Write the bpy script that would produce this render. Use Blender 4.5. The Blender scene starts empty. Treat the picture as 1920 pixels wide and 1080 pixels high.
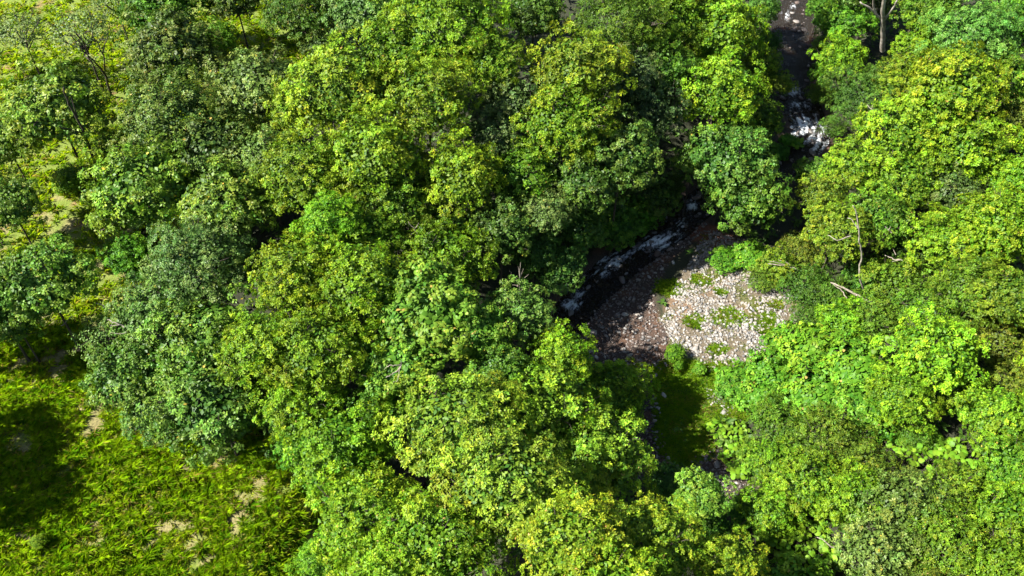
import bpy, math, random
import numpy as np
from mathutils import Vector, Matrix, Euler

SC = bpy.context.scene
COL = SC.collection
rad = math.radians

# ------------------------------------------------------------------ camera, sky, sun, exposure
CAM_Z, PITCH, FPX = 40.0, rad(48.0), 1700.0
cam_d = bpy.data.cameras.new('camera'); cam = bpy.data.objects.new('camera', cam_d); COL.objects.link(cam)
cam_d.sensor_width = 36.0; cam_d.lens = FPX / 1920 * 36; cam_d.clip_end = 2000; cam_d.clip_start = 0.5
cam.location = (0, 0, CAM_Z); cam.rotation_euler = (math.pi / 2 - PITCH, 0, 0)
SC.camera = cam

SUN_EL = rad(46.0)
SUN_AZ_DIR = (-0.95, -0.30)          # horizontal direction TOWARDS the sun (x, y)
az = math.atan2(SUN_AZ_DIR[0], SUN_AZ_DIR[1])      # clockwise from +Y
sd = bpy.data.lights.new('sun', 'SUN'); sun = bpy.data.objects.new('sun', sd); COL.objects.link(sun)
sd.energy = 5.0; sd.angle = rad(0.5); sd.color = (1.0, 0.95, 0.86)
sv = Vector((math.sin(az) * math.cos(SUN_EL), math.cos(az) * math.cos(SUN_EL), math.sin(SUN_EL)))
sun.rotation_euler = sv.to_track_quat('Z', 'Y').to_euler(); sun.location = sv * 100

W = bpy.data.worlds.new('World'); SC.world = W; W.use_nodes = True
wn = W.node_tree.nodes; wl = W.node_tree.links; wn.clear()
sky = wn.new('ShaderNodeTexSky'); sky.sky_type = 'NISHITA'; sky.sun_disc = False
sky.sun_elevation = SUN_EL; sky.sun_rotation = az
bg = wn.new('ShaderNodeBackground'); bg.inputs[1].default_value = 0.05
wo = wn.new('ShaderNodeOutputWorld'); wl.new(sky.outputs[0], bg.inputs[0]); wl.new(bg.outputs[0], wo.inputs[0])

SC.view_settings.view_transform = 'Standard'; SC.view_settings.look = 'None'
SC.view_settings.gamma = 1; SC.view_settings.use_curve_mapping = False
SC.view_settings.exposure = 1.68
SC.cycles.max_bounces = 6; SC.cycles.diffuse_bounces = 3; SC.cycles.glossy_bounces = 2
SC.cycles.transmission_bounces = 4; SC.cycles.transparent_max_bounces = 6
SC.cycles.use_adaptive_sampling = True; SC.cycles.adaptive_threshold = 0.02

# ------------------------------------------------------------------ maths helpers
rng = np.random.default_rng(7)
def smooth(a, b, x):
    t = np.clip((x - a) / (b - a), 0, 1); return t * t * (3 - 2 * t)
def vnoise(x, y, seed=0):
    x = np.asarray(x, float); y = np.asarray(y, float)
    xi = np.floor(x).astype(np.int64); yi = np.floor(y).astype(np.int64); fx = x - xi; fy = y - yi
    def h(a, b):
        n = (a * 374761393 + b * 668265263 + seed * 982451653) & 0xffffffff
        n = ((n ^ (n >> 13)) * 1274126177) & 0xffffffff
        return ((n ^ (n >> 16)) & 0xffff) / 65535.0
    fx = fx * fx * (3 - 2 * fx); fy = fy * fy * (3 - 2 * fy)
    return (h(xi, yi) * (1 - fx) + h(xi + 1, yi) * fx) * (1 - fy) + (h(xi, yi + 1) * (1 - fx) + h(xi + 1, yi + 1) * fx) * fy
def fbm(x, y, seed=0, o=4):
    s = 0; a = 0.5; t = 0
    for k in range(o):
        s = s + a * vnoise(x * 2 ** k, y * 2 ** k, seed + k); t += a; a *= 0.5
    return s / t
def norm(v): return v / np.maximum(np.linalg.norm(v, axis=-1, keepdims=True), 1e-9)

CP, SP = math.cos(PITCH), math.sin(PITCH)
def ray(px, py):
    a = px - 960.0; b = 540.0 - py
    return np.array([a, FPX * CP + b * SP, -FPX * SP + b * CP])
def at_plane(px, py, z=0.0):
    d = ray(px, py); t = (CAM_Z - z) / -d[2]; return d[0] * t, d[1] * t
def project(x, y, z):
    X = x; Y = y; Z = z - CAM_Z
    dep = Y * CP - Z * SP; up = Y * SP + Z * CP
    return 960 + FPX * X / dep, 540 - FPX * up / dep, dep

RIVER_PX = [(1470, -160), (1485, -40), (1488, 60), (1508, 130), (1498, 190), (1522, 255), (1450, 320), (1330, 372), (1262, 428),
            (1170, 492), (1090, 568), (1030, 650), (960, 740), (860, 880), (760, 1080), (700, 1300)]
RIV = np.array([at_plane(*p) for p in RIVER_PX])
# resample smoothly (Catmull-Rom)
def catmull(P, n=8):
    out = []
    Q = np.vstack([2 * P[0] - P[1], P, 2 * P[-1] - P[-2]])
    for i in range(len(P) - 1):
        p0, p1, p2, p3 = Q[i:i + 4]
        for t in np.linspace(0, 1, n, endpoint=False):
            out.append(0.5 * ((2 * p1) + (-p0 + p2) * t + (2 * p0 - 5 * p1 + 4 * p2 - p3) * t * t + (-p0 + 3 * p1 - 3 * p2 + p3) * t ** 3))
    out.append(P[-1]); return np.array(out)
RIVS = catmull(RIV, 5)
def river_sd(x, y):
    """signed distance to the river's middle line; > 0 on the pasture side (west)"""
    x = np.asarray(x, float); y = np.asarray(y, float)
    best = np.full(x.shape, 1e9); sg = np.ones(x.shape)
    for a, b in zip(RIVS[:-1], RIVS[1:]):
        d = b - a; t = np.clip(((x - a[0]) * d[0] + (y - a[1]) * d[1]) / (d @ d), 0, 1)
        ex = x - a[0] - t * d[0]; ey = y - a[1] - t * d[1]; r = np.hypot(ex, ey)
        s = np.sign(ex * d[1] - ey * d[0]); m = r < best
        best = np.where(m, r, best); sg = np.where(m, s, sg)
    return -best * sg if SIDE < 0 else best * sg
SIDE = 1
SIDE = 1 if river_sd(np.array([-20.0]), np.array([30.0]))[0] > 0 else -1
def HF(x, y):
    x = np.asarray(x, float); y = np.asarray(y, float)
    s = river_sd(x, y) / (1 + .5 * smooth(48, 60, y)); L = np.maximum(s, 0); R = np.maximum(-s, 0)
    left = 0.45 * smooth(0.6, 1.5, L) + 2.4 * smooth(2.4, 6.5, L) + 1.2 * smooth(7, 20, L) + 0.05 * np.maximum(L - 18, 0)
    bar = smooth(20, 24, y) * (1 - smooth(41, 46, y))
    right_bank = 0.45 * smooth(0.6, 1.5, R) + 1.8 * smooth(2.4, 6, R) + 0.16 * np.maximum(R - 4, 0)
    right_bar = 0.52 * smooth(0.6, 1.5, R) + 0.3 * smooth(2.5, 6, R) + 1.6 * smooth(11.5, 16, R) + 0.14 * np.maximum(R - 14, 0)
    h = -0.32 + left + (right_bar * bar + right_bank * (1 - bar)) * (R > 0)
    h = h + (fbm(x * 0.25, y * 0.25, 5) - 0.5) * (0.5 - .35 * bar) * smooth(3, 8, np.abs(s)) + (fbm(x * 1.3, y * 1.3, 9) - 0.5) * 0.16
    return h
HX0, HY0, HS = -100.0, -5.0, 0.25
_hx, _hy = np.meshgrid(HX0 + np.arange(800) * HS, HY0 + np.arange(640) * HS)
HG = HF(_hx, _hy)
def H(x, y):
    u = np.clip((np.asarray(x, float) - HX0) / HS, 0, 798.99); v = np.clip((np.asarray(y, float) - HY0) / HS, 0, 638.99)
    i = u.astype(int); j = v.astype(int); fu = u - i; fv = v - j
    return (HG[j, i] * (1 - fu) + HG[j, i + 1] * fu) * (1 - fv) + (HG[j + 1, i] * (1 - fu) + HG[j + 1, i + 1] * fu) * fv
def H1(x, y):
    u = min(max((x - HX0) / HS, 0), 798.99); v = min(max((y - HY0) / HS, 0), 638.99); i = int(u); j = int(v); fu = u - i; fv = v - j
    return float((HG[j, i] * (1 - fu) + HG[j, i + 1] * fu) * (1 - fv) + (HG[j + 1, i] * (1 - fu) + HG[j + 1, i + 1] * fu) * fv)
def at(px, py, off=0.0):
    z = 1.0
    for _ in range(14):
        x, y = at_plane(px, py, z); z = 0.5 * z + 0.5 * (H1(float(x), float(y)) + off)
    return x, y, z
def dist_px(x, y, z): return project(x, y, z)[2]

# ------------------------------------------------------------------ object helpers
def mesh_np(name, V, F, mats, cols=None, smooth_sh=False):
    """V (n,3), F (m,k) uniform polygons"""
    me = bpy.data.meshes.new(name); F = np.asarray(F, np.int32); V = np.asarray(V, np.float32)
    me.vertices.add(len(V)); me.vertices.foreach_set('co', V.ravel())
    k = F.shape[1]; me.loops.add(F.size); me.loops.foreach_set('vertex_index', F.ravel())
    me.polygons.add(len(F)); me.polygons.foreach_set('loop_start', np.arange(0, F.size, k, dtype=np.int32))
    try: me.polygons.foreach_set('loop_total', np.full(len(F), k, np.int32))
    except Exception: pass
    me.update(calc_edges=True)
    if cols is not None:
        a = me.color_attributes.new('col', 'FLOAT_COLOR', 'POINT')
        c = np.ones((len(V), 4), np.float32); c[:, :3] = cols; a.data.foreach_set('color', c.ravel())
    if smooth_sh: me.polygons.foreach_set('use_smooth', np.ones(len(F), bool))
    for m in (mats if isinstance(mats, (list, tuple)) else [mats]): me.materials.append(m)
    return me
def link(name, data, parent=None, loc=(0, 0, 0), rot=(0, 0, 0), sc=(1, 1, 1)):
    o = bpy.data.objects.new(name, data); COL.objects.link(o); o.parent = parent
    o.location = loc; o.rotation_euler = rot; o.scale = sc; return o
def tag(o, label=None, cat=None, group=None, kind=None):
    if label: o['label'] = label
    if cat: o['category'] = cat
    if group: o['group'] = group
    if kind: o['kind'] = kind
    return o

class Tubes:
    def __init__(s): s.V = []; s.F = []; s.n = 0
    def add(s, pts, rr, k=6):
        pts = np.asarray(pts, float); m = len(pts)
        tan = norm(np.gradient(pts, axis=0)); up = np.array([0.31, 0.17, 0.93])
        a = norm(np.cross(tan, up)); b = np.cross(tan, a)
        th = np.arange(k) * 2 * math.pi / k
        ring = pts[:, None] + np.asarray(rr)[:, None, None] * (np.cos(th)[None, :, None] * a[:, None] + np.sin(th)[None, :, None] * b[:, None])
        s.V.append(ring.reshape(-1, 3))
        for i in range(m - 1):
            for j in range(k):
                q = s.n + i * k + j; r = s.n + i * k + (j + 1) % k
                s.F.append((q, r, r + k, q + k))
        s.n += m * k
        tip = s.n; s.V.append(pts[-1:] + tan[-1:] * rr[-1]); s.n += 1
        for j in range(k): s.F.append((tip - k + j, tip - k + (j + 1) % k, tip, tip))
    def mesh(s, name, mat):
        V = np.vstack(s.V); me = bpy.data.meshes.new(name)
        me.from_pydata(V.tolist(), [], [f if f[2] != f[3] else f[:3] for f in s.F]); me.update()
        me.polygons.foreach_set('use_smooth', np.ones(len(me.polygons), bool)); me.materials.append(mat); return me
def wander(rg, p, d, L, n, amp, lift=0.0):
    pts = [np.array(p, float)]; d = norm(np.array(d, float))
    for i in range(n):
        d = norm(d + rg.normal(0, amp, 3) + np.array([0, 0, lift])); pts.append(pts[-1] + d * L / n)
    return np.array(pts), d

# ------------------------------------------------------------------ materials
def new_mat(name):
    m = bpy.data.materials.new(name); m.use_nodes = True; n = m.node_tree.nodes; n.clear()
    o = n.new('ShaderNodeOutputMaterial'); return m, n, m.node_tree.links, o
def leaf_mat(name, rough=0.5, spec=0.35, trans=0.32, tcol=(1.25, 1.3, 0.5)):
    m, n, l, o = new_mat(name)
    at_ = n.new('ShaderNodeAttribute'); at_.attribute_name = 'col'
    oi = n.new('ShaderNodeObjectInfo')
    mx = n.new('ShaderNodeMix'); mx.data_type = 'RGBA'; mx.blend_type = 'MULTIPLY'; mx.inputs[0].default_value = 1
    l.new(at_.outputs['Color'], mx.inputs[6]); l.new(oi.outputs['Color'], mx.inputs[7])
    p = n.new('ShaderNodeBsdfPrincipled'); p.inputs['Roughness'].default_value = rough
    p.inputs['Specular IOR Level'].default_value = spec
    l.new(mx.outputs[2], p.inputs['Base Color'])
    m2 = n.new('ShaderNodeMix'); m2.data_type = 'RGBA'; m2.blend_type = 'MULTIPLY'; m2.inputs[0].default_value = 1
    m2.inputs[7].default_value = (*tcol, 1); l.new(mx.outputs[2], m2.inputs[6])
    t = n.new('ShaderNodeBsdfTranslucent'); l.new(m2.outputs[2], t.inputs['Color'])
    ms = n.new('ShaderNodeMixShader'); ms.inputs[0].default_value = trans
    l.new(p.outputs[0], ms.inputs[1]); l.new(t.outputs[0], ms.inputs[2]); l.new(ms.outputs[0], o.inputs[0]); return m
M_LEAF = leaf_mat('leaf_matt', 0.5, 0.2, 0.22)
M_GLOSS = leaf_mat('leaf_glossy', 0.48, 0.25, 0.2, (1.1, 1.3, 0.5))
M_GRASS = leaf_mat('grass_blade', 0.6, 0.15, 0.45, (1.25, 1.25, 0.5))
def bark_mat(name, c1, c2, sc=6):
    m, n, l, o = new_mat(name)
    tc = n.new('ShaderNodeTexCoord'); no = n.new('ShaderNodeTexNoise'); no.inputs['Scale'].default_value = sc; no.inputs['Detail'].default_value = 6
    l.new(tc.outputs['Object'], no.inputs['Vector'])
    r = n.new('ShaderNodeValToRGB'); r.color_ramp.elements[0].position = 0.35; r.color_ramp.elements[1].position = 0.65
    r.color_ramp.elements[0].color = (*c1, 1); r.color_ramp.elements[1].color = (*c2, 1)
    p = n.new('ShaderNodeBsdfPrincipled'); p.inputs['Roughness'].default_value = 0.85
    b = n.new('ShaderNodeBump'); b.inputs['Strength'].default_value = 0.5; b.inputs['Distance'].default_value = 0.03
    l.new(no.outputs[0], r.inputs[0]); l.new(r.outputs[0], p.inputs['Base Color']); l.new(no.outputs[0], b.inputs['Height'])
    l.new(b.outputs[0], p.inputs['Normal']); l.new(p.outputs[0], o.inputs[0]); return m
M_BARK = bark_mat('bark_brown', (0.02, 0.015, 0.011), (0.07, 0.055, 0.04))
M_BARKD = bark_mat('bark_dark', (0.015, 0.012, 0.01), (0.05, 0.035, 0.03))
M_PALE = bark_mat('bark_pale', (0.18, 0.155, 0.12), (0.40, 0.36, 0.31), 3)
M_DEAD = bark_mat('dead_wood', (0.13, 0.105, 0.08), (0.32, 0.28, 0.23), 8)
def ground_mat():
    m, n, l, o = new_mat('ground_soil')
    a = n.new('ShaderNodeAttribute'); a.attribute_name = 'col'; tc = n.new('ShaderNodeTexCoord')
    n1 = n.new('ShaderNodeTexNoise'); n1.inputs['Scale'].default_value = 9; n1.inputs['Detail'].default_value = 8; n1.inputs['Roughness'].default_value = 0.7
    l.new(tc.outputs['Object'], n1.inputs['Vector'])
    r = n.new('ShaderNodeValToRGB'); r.color_ramp.elements[0].position = 0.3; r.color_ramp.elements[1].position = 0.72
    r.color_ramp.elements[0].color = (0.45, 0.42, 0.4, 1); r.color_ramp.elements[1].color = (1.45, 1.4, 1.35, 1)
    l.new(n1.outputs[0], r.inputs[0])
    mx = n.new('ShaderNodeMix'); mx.data_type = 'RGBA'; mx.blend_type = 'MULTIPLY'; mx.inputs[0].default_value = 1
    l.new(a.outputs['Color'], mx.inputs[6]); l.new(r.outputs[0], mx.inputs[7])
    p = n.new('ShaderNodeBsdfPrincipled'); p.inputs['Roughness'].default_value = 0.9
    b = n.new('ShaderNodeBump'); b.inputs['Strength'].default_value = 0.8; b.inputs['Distance'].default_value = 0.08
    l.new(mx.outputs[2], p.inputs['Base Color']); l.new(n1.outputs[0], b.inputs['Height']); l.new(b.outputs[0], p.inputs['Normal'])
    l.new(p.outputs[0], o.inputs[0]); return m
M_GROUND = ground_mat()
def stone_mat(name, cols, rough=0.8):
    m, n, l, o = new_mat(name)
    oi = n.new('ShaderNodeObjectInfo'); ge = n.new('ShaderNodeNewGeometry'); ad = n.new('ShaderNodeMath'); ad.operation = 'ADD'
    l.new(oi.outputs['Random'], ad.inputs[0]); l.new(ge.outputs['Random Per Island'], ad.inputs[1])
    fr = n.new('ShaderNodeMath'); fr.operation = 'FRACT'; l.new(ad.outputs[0], fr.inputs[0])
    r = n.new('ShaderNodeValToRGB'); e = r.color_ramp.elements
    while len(e) < len(cols): e.new(0.5)
    for i, c in enumerate(cols): e[i].position = i / (len(cols) - 1); e[i].color = (*c, 1)
    r.color_ramp.interpolation = 'LINEAR'; l.new(fr.outputs[0], r.inputs[0])
    tc = n.new('ShaderNodeTexCoord'); no = n.new('ShaderNodeTexNoise'); no.inputs['Scale'].default_value = 12; no.inputs['Detail'].default_value = 5
    l.new(tc.outputs['Object'], no.inputs['Vector'])
    mr = n.new('ShaderNodeMapRange'); mr.inputs[3].default_value = 0.7; mr.inputs[4].default_value = 1.25; l.new(no.outputs[0], mr.inputs[0])
    mx = n.new('ShaderNodeMix'); mx.data_type = 'RGBA'; mx.blend_type = 'MULTIPLY'; mx.inputs[0].default_value = 1
    l.new(r.outputs[0], mx.inputs[6]); l.new(mr.outputs[0], mx.inputs[7])
    p = n.new('ShaderNodeBsdfPrincipled'); p.inputs['Roughness'].default_value = rough
    l.new(mx.outputs[2], p.inputs['Base Color']); l.new(p.outputs[0], o.inputs[0]); return m
M_STONE = stone_mat('stone_pale', [(0.15, 0.15, 0.15), (0.29, 0.275, 0.25), (0.19, 0.155, 0.12), (0.36, 0.345, 0.32), (0.085, 0.085, 0.088), (0.27, 0.24, 0.205), (0.20, 0.20, 0.20)])
M_STONEW = stone_mat('stone_wet', [(0.07, 0.055, 0.05), (0.16, 0.14, 0.13), (0.09, 0.055, 0.04), (0.26, 0.24, 0.22), (0.04, 0.036, 0.035), (0.12, 0.09, 0.075)], 0.55)
def water_mat():
    m, n, l, o = new_mat('stream_water')
    a = n.new('ShaderNodeAttribute'); a.attribute_name = 'col'; sp = n.new('ShaderNodeSeparateColor'); l.new(a.outputs['Color'], sp.inputs[0])
    tc = n.new('ShaderNodeTexCoord'); no = n.new('ShaderNodeTexNoise'); no.inputs['Scale'].default_value = 4.0; no.inputs['Detail'].default_value = 6
    l.new(tc.outputs['Object'], no.inputs['Vector'])
    b = n.new('ShaderNodeBump'); b.inputs['Strength'].default_value = 0.6; b.inputs['Distance'].default_value = 0.12; l.new(no.outputs[0], b.inputs['Height'])
    p = n.new('ShaderNodeBsdfPrincipled'); p.inputs['Base Color'].default_value = (0.03, 0.028, 0.022, 1); p.inputs['Roughness'].default_value = 0.2; p.inputs['Specular IOR Level'].default_value = 0.18
    l.new(b.outputs[0], p.inputs['Normal'])
    tr = n.new('ShaderNodeBsdfTransparent'); tr.inputs[0].default_value = (0.5, 0.40, 0.29, 1)
    m1 = n.new('ShaderNodeMixShader'); m1.inputs[0].default_value = 0.42; l.new(tr.outputs[0], m1.inputs[1]); l.new(p.outputs[0], m1.inputs[2])
    f = n.new('ShaderNodeBsdfPrincipled'); f.inputs['Base Color'].default_value = (0.78, 0.82, 0.86, 1); f.inputs['Roughness'].default_value = 0.5
    l.new(b.outputs[0], f.inputs['Normal'])
    n2 = n.new('ShaderNodeTexNoise'); n2.inputs['Scale'].default_value = 14; n2.inputs['Detail'].default_value = 5; l.new(tc.outputs['Object'], n2.inputs['Vector'])
    ad = n.new('ShaderNodeMath'); ad.operation = 'ADD'; l.new(sp.outputs[0], ad.inputs[0]); l.new(n2.outputs[0], ad.inputs[1])
    mr = n.new('ShaderNodeMapRange'); mr.inputs[1].default_value = 0.58; mr.inputs[2].default_value = 1.35; l.new(ad.outputs[0], mr.inputs[0])
    m2 = n.new('ShaderNodeMixShader'); l.new(mr.outputs[0], m2.inputs[0]); l.new(m1.outputs[0], m2.inputs[1]); l.new(f.outputs[0], m2.inputs[2])
    l.new(m2.outputs[0], o.inputs[0]); return m
M_WATER = water_mat()

# ------------------------------------------------------------------ zones, in ground coordinates
def poly_world(pts): return np.array([at(px, py)[:2] for px, py in pts])
def inside(P, x, y):
    r = np.zeros(x.shape, bool); j = len(P) - 1
    for i in range(len(P)):
        xi, yi = P[i]; xj, yj = P[j]
        c = ((yi > y) != (yj > y)) & (x < (xj - xi) * (y - yi) / (yj - yi + 1e-12) + xi); r ^= c; j = i
    return r
BAR = poly_world([(1300, 480), (1325, 425), (1390, 450), (1440, 520), (1500, 560), (1520, 600), (1470, 650), (1400, 690), (1310, 700), (1265, 660), (1240, 600), (1262, 540)])
WET = poly_world([(1300, 380), (1330, 430), (1260, 480), (1225, 560), (1262, 640), (1250, 690), (1215, 730), (1180, 900), (1400, 960), (1440, 880), (1340, 840), (1260, 870), (1230, 740), (1120, 700), (1040, 620), (1050, 540)])
TURF = poly_world([(1215, 690), (1270, 672), (1400, 690), (1460, 740), (1400, 780), (1330, 800), (1345, 850), (1280, 880), (1235, 850), (1225, 760)])
STRIP = poly_world([(1325, 725), (1362, 738), (1385, 770), (1400, 806), (1372, 806), (1350, 775), (1325, 752)])
REDD = poly_world([(1288, 420), (1345, 425), (1392, 448), (1372, 466), (1310, 458), (1278, 446)])
PAST = poly_world([(-500, 1400), (-500, -140), (600, -140), (560, 60), (560, 200), (420, 300), (260, 420), (240, 560), (170, 680), (260, 790), (420, 840), (540, 860), (600, 940), (640, 1400)])

# ------------------------------------------------------------------ the ground
def axis(lo, hi, step, far):
    a = np.arange(lo, hi, step); e = np.array([1, 3, 7, 15, 30, 60, 120, far])
    return np.concatenate([(lo - e[::-1]), a, hi + e])
gx = axis(-46, 46, 0.35, 300); gy = axis(6, 88, 0.35, 300)
GX, GY = np.meshgrid(gx, gy); GZ = H(GX, GY)
fx_, fy_ = GX.ravel(), GY.ravel(); sdr = river_sd(fx_, fy_)
c = np.tile(np.array([0.025, 0.030, 0.012]), (len(fx_), 1))                     # forest litter
def blend(c, mask, col): return c * (1 - mask[:, None]) + np.array(col) * mask[:, None]
nz = fbm(fx_ * 0.5, fy_ * 0.5, 21); nz2 = fbm(fx_ * 1.1, fy_ * 1.1, 33)
pm = inside(PAST, fx_, fy_).astype(float)
c = blend(c, pm, (0.14, 0.20, 0.022)); c = blend(c, pm * (fy_ < 40) * smooth(0.58, 0.70, fbm(fx_ * 1.2, fy_ * 1.2, 21)), (0.22, 0.20, 0.08)); c = blend(c, pm * smooth(0.70, 0.78, nz2), (0.25, 0.15, 0.07))
wm = inside(WET, fx_, fy_) | (np.abs(sdr) < 1.8)
c = blend(c, wm.astype(float), (0.05, 0.034, 0.026)); c = blend(c, wm * smooth(0.52, 0.7, nz2), (0.085, 0.045, 0.025))
bm_ = inside(BAR, fx_, fy_).astype(float)
c = blend(c, bm_, (0.125, 0.105, 0.072)); c = blend(c, bm_ * smooth(0.58, 0.70, nz2), (0.17, 0.11, 0.065)); c = blend(c, bm_ * smooth(0.52, 0.62, fbm(fx_ * .9, fy_ * .9, 71)), (0.10, 0.12, 0.03))
tm = inside(TURF, fx_, fy_).astype(float); c = blend(c, tm, (0.07, 0.16, 0.018)); st_ = inside(STRIP, fx_, fy_).astype(float); c = blend(c, st_, (0.22, 0.18, 0.13))
rd = inside(REDD, fx_, fy_).astype(float); c = blend(c, rd, (0.16, 0.065, 0.035))
V = np.stack([fx_, fy_, GZ.ravel()], 1); nx, ny = len(gx), len(gy)
I = np.arange(nx * ny).reshape(ny, nx)
F = np.stack([I[:-1, :-1], I[:-1, 1:], I[1:, 1:], I[1:, :-1]], -1).reshape(-1, 4)
ground = link('ground', mesh_np('ground', V, F, M_GROUND, c, True)); tag(ground, kind='structure')

# ------------------------------------------------------------------ the stream
FOAM = [(1510, 236, 30, 18, 1.6), (1530, 262, 28, 14, 1.3), (1500, 200, 16, 10, .7), (1490, 172, 14, 10, .5), (1535, 280, 22, 8, .7), (1240, 455, 28, 13, 1.1), (1264, 440, 16, 10, .7), (1215, 466, 20, 11, .9),
        (1135, 492, 30, 12, 1.0), (1162, 480, 24, 8, .7), (1125, 512, 20, 8, .6), (1188, 474, 14, 7, .6), (1068, 572, 24, 9, .9), (1085, 552, 14, 8, .5), (1298, 388, 9, 16, .7), (1278, 418, 12, 10, .7), (1475, 28, 10, 10, .45), (1488, 12, 7, 6, .4)
]
def along(P, step):
    d = np.r_[0, np.cumsum(np.hypot(*np.diff(P, axis=0).T))]; t = np.arange(0, d[-1], step)
    return np.stack([np.interp(t, d, P[:, 0]), np.interp(t, d, P[:, 1])], 1)
ctr = along(RIVS, 0.08); tan = norm(np.gradient(ctr, axis=0)); nrm_ = np.stack([-tan[:, 1], tan[:, 0]], 1)
# smooth the normals so that the strip does not fold
k = np.ones(25) / 25; nrm_ = norm(np.stack([np.convolve(np.pad(nrm_[:, i], 12, 'edge'), k, 'valid') for i in (0, 1)], 1))
off = np.linspace(-2.0, 2.0, 60)
WX = ctr[:, None, 0] + nrm_[:, None, 0] * off; WY = ctr[:, None, 1] + nrm_[:, None, 1] * off
px, py, dd = project(WX, WY, np.zeros_like(WX)); foam = np.zeros_like(WX)
for (a, b, ra, rb, v) in FOAM: foam = np.maximum(foam, v * np.exp(-(((px - a) / ra) ** 2 + ((py - b) / rb) ** 2)))
S_ = np.arange(len(ctr))[:, None] * 0.08 + 0 * WX; O_ = off[None] + 0 * WX
streak = fbm(S_ * 1.1 + 2 * fbm(S_, O_, 8), O_ * 5.5, 3); cell = fbm(S_ * 6, O_ * 9, 13)
fo = np.clip(foam * (0.10 + 1.0 * smooth(.40, .62, streak)) * (.35 + 1.3 * smooth(.3, .65, cell)) - .05 + .35 * np.maximum(foam - .6, 0) * (cell > .42), 0, 1) * .8
base = 0.02 * np.sin(S_ * 2 + 3 * streak) * 0.5
WZ = base + (fbm(S_ * 2.2, O_ * 2.6, 17) - 0.5) * (0.05 + 0.25 * foam) + 0.10 * fo
V = np.stack([WX, WY, WZ], -1).reshape(-1, 3); n0, n1 = WX.shape; I = np.arange(n0 * n1).reshape(n0, n1)
F = np.stack([I[:-1, :-1], I[:-1, 1:], I[1:, 1:], I[1:, :-1]], -1).reshape(-1, 4)
wc = np.repeat(fo.reshape(-1, 1), 3, 1)
tag(link('stream_water', mesh_np('stream_water', V, F, M_WATER, wc, True)), kind='structure')

# ------------------------------------------------------------------ stones
def ico(level=1):
    t = (1 + 5 ** .5) / 2
    v = [(-1, t, 0), (1, t, 0), (-1, -t, 0), (1, -t, 0), (0, -1, t), (0, 1, t), (0, -1, -t), (0, 1, -t), (t, 0, -1), (t, 0, 1), (-t, 0, -1), (-t, 0, 1)]
    f = [(0, 11, 5), (0, 5, 1), (0, 1, 7), (0, 7, 10), (0, 10, 11), (1, 5, 9), (5, 11, 4), (11, 10, 2), (10, 7, 6), (7, 1, 8), (3, 9, 4), (3, 4, 2), (3, 2, 6), (3, 6, 8), (3, 8, 9), (4, 9, 5), (2, 4, 11), (6, 2, 10), (8, 6, 7), (9, 8, 1)]
    v = [list(norm(np.array(q, float))) for q in v]
    for _ in range(level - 1):
        cache = {}; nf = []
        def mid(a, b):
            k_ = (min(a, b), max(a, b))
            if k_ not in cache:
                cache[k_] = len(v); v.append(list(norm((np.array(v[a]) + np.array(v[b])) / 2)))
            return cache[k_]
        for a, b, c_ in f:
            x, y, z = mid(a, b), mid(b, c_), mid(c_, a); nf += [(a, x, z), (b, y, x), (c_, z, y), (x, y, z)]
        f = nf
    return np.array(v), np.array(f)
I1V, I1F = ico(1); I2V, I2F = ico(2)
def rock_shape(rg, V0, amp=0.22):
    V = V0 * (1 + rg.uniform(-amp, amp, (len(V0), 1)))
    for _ in range(4):                                           # chipped flat faces
        d = norm(rg.normal(0, 1, 3)); h = rg.uniform(0.62, 0.85); q = V @ d; V = V - np.outer(np.maximum(q - h, 0), d)
    return V * np.array([1, rg.uniform(.65, .95), rg.uniform(.5, .75)])
rg = np.random.default_rng(11)
ROCK = [rock_shape(rg, rock_shape(rg, I2V, 0.05) * 1.1, 0.07) for _ in range(8)]; 
ROCKM = {}
def rock_mesh(i, mat):
    if (i, mat.name) not in ROCKM: ROCKM[(i, mat.name)] = mesh_np('stone', ROCK[i], I2F, mat)
    return ROCKM[(i, mat.name)]
def sample_in(P, n, rg, margin=0):
    lo = P.min(0); hi = P.max(0); out = np.zeros((0, 2))
    while len(out) < n:
        q = rg.uniform(lo, hi, (n * 2, 2)); q = q[inside(P, q[:, 0], q[:, 1])]; out = np.vstack([out, q])
    return out[:n]
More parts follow.
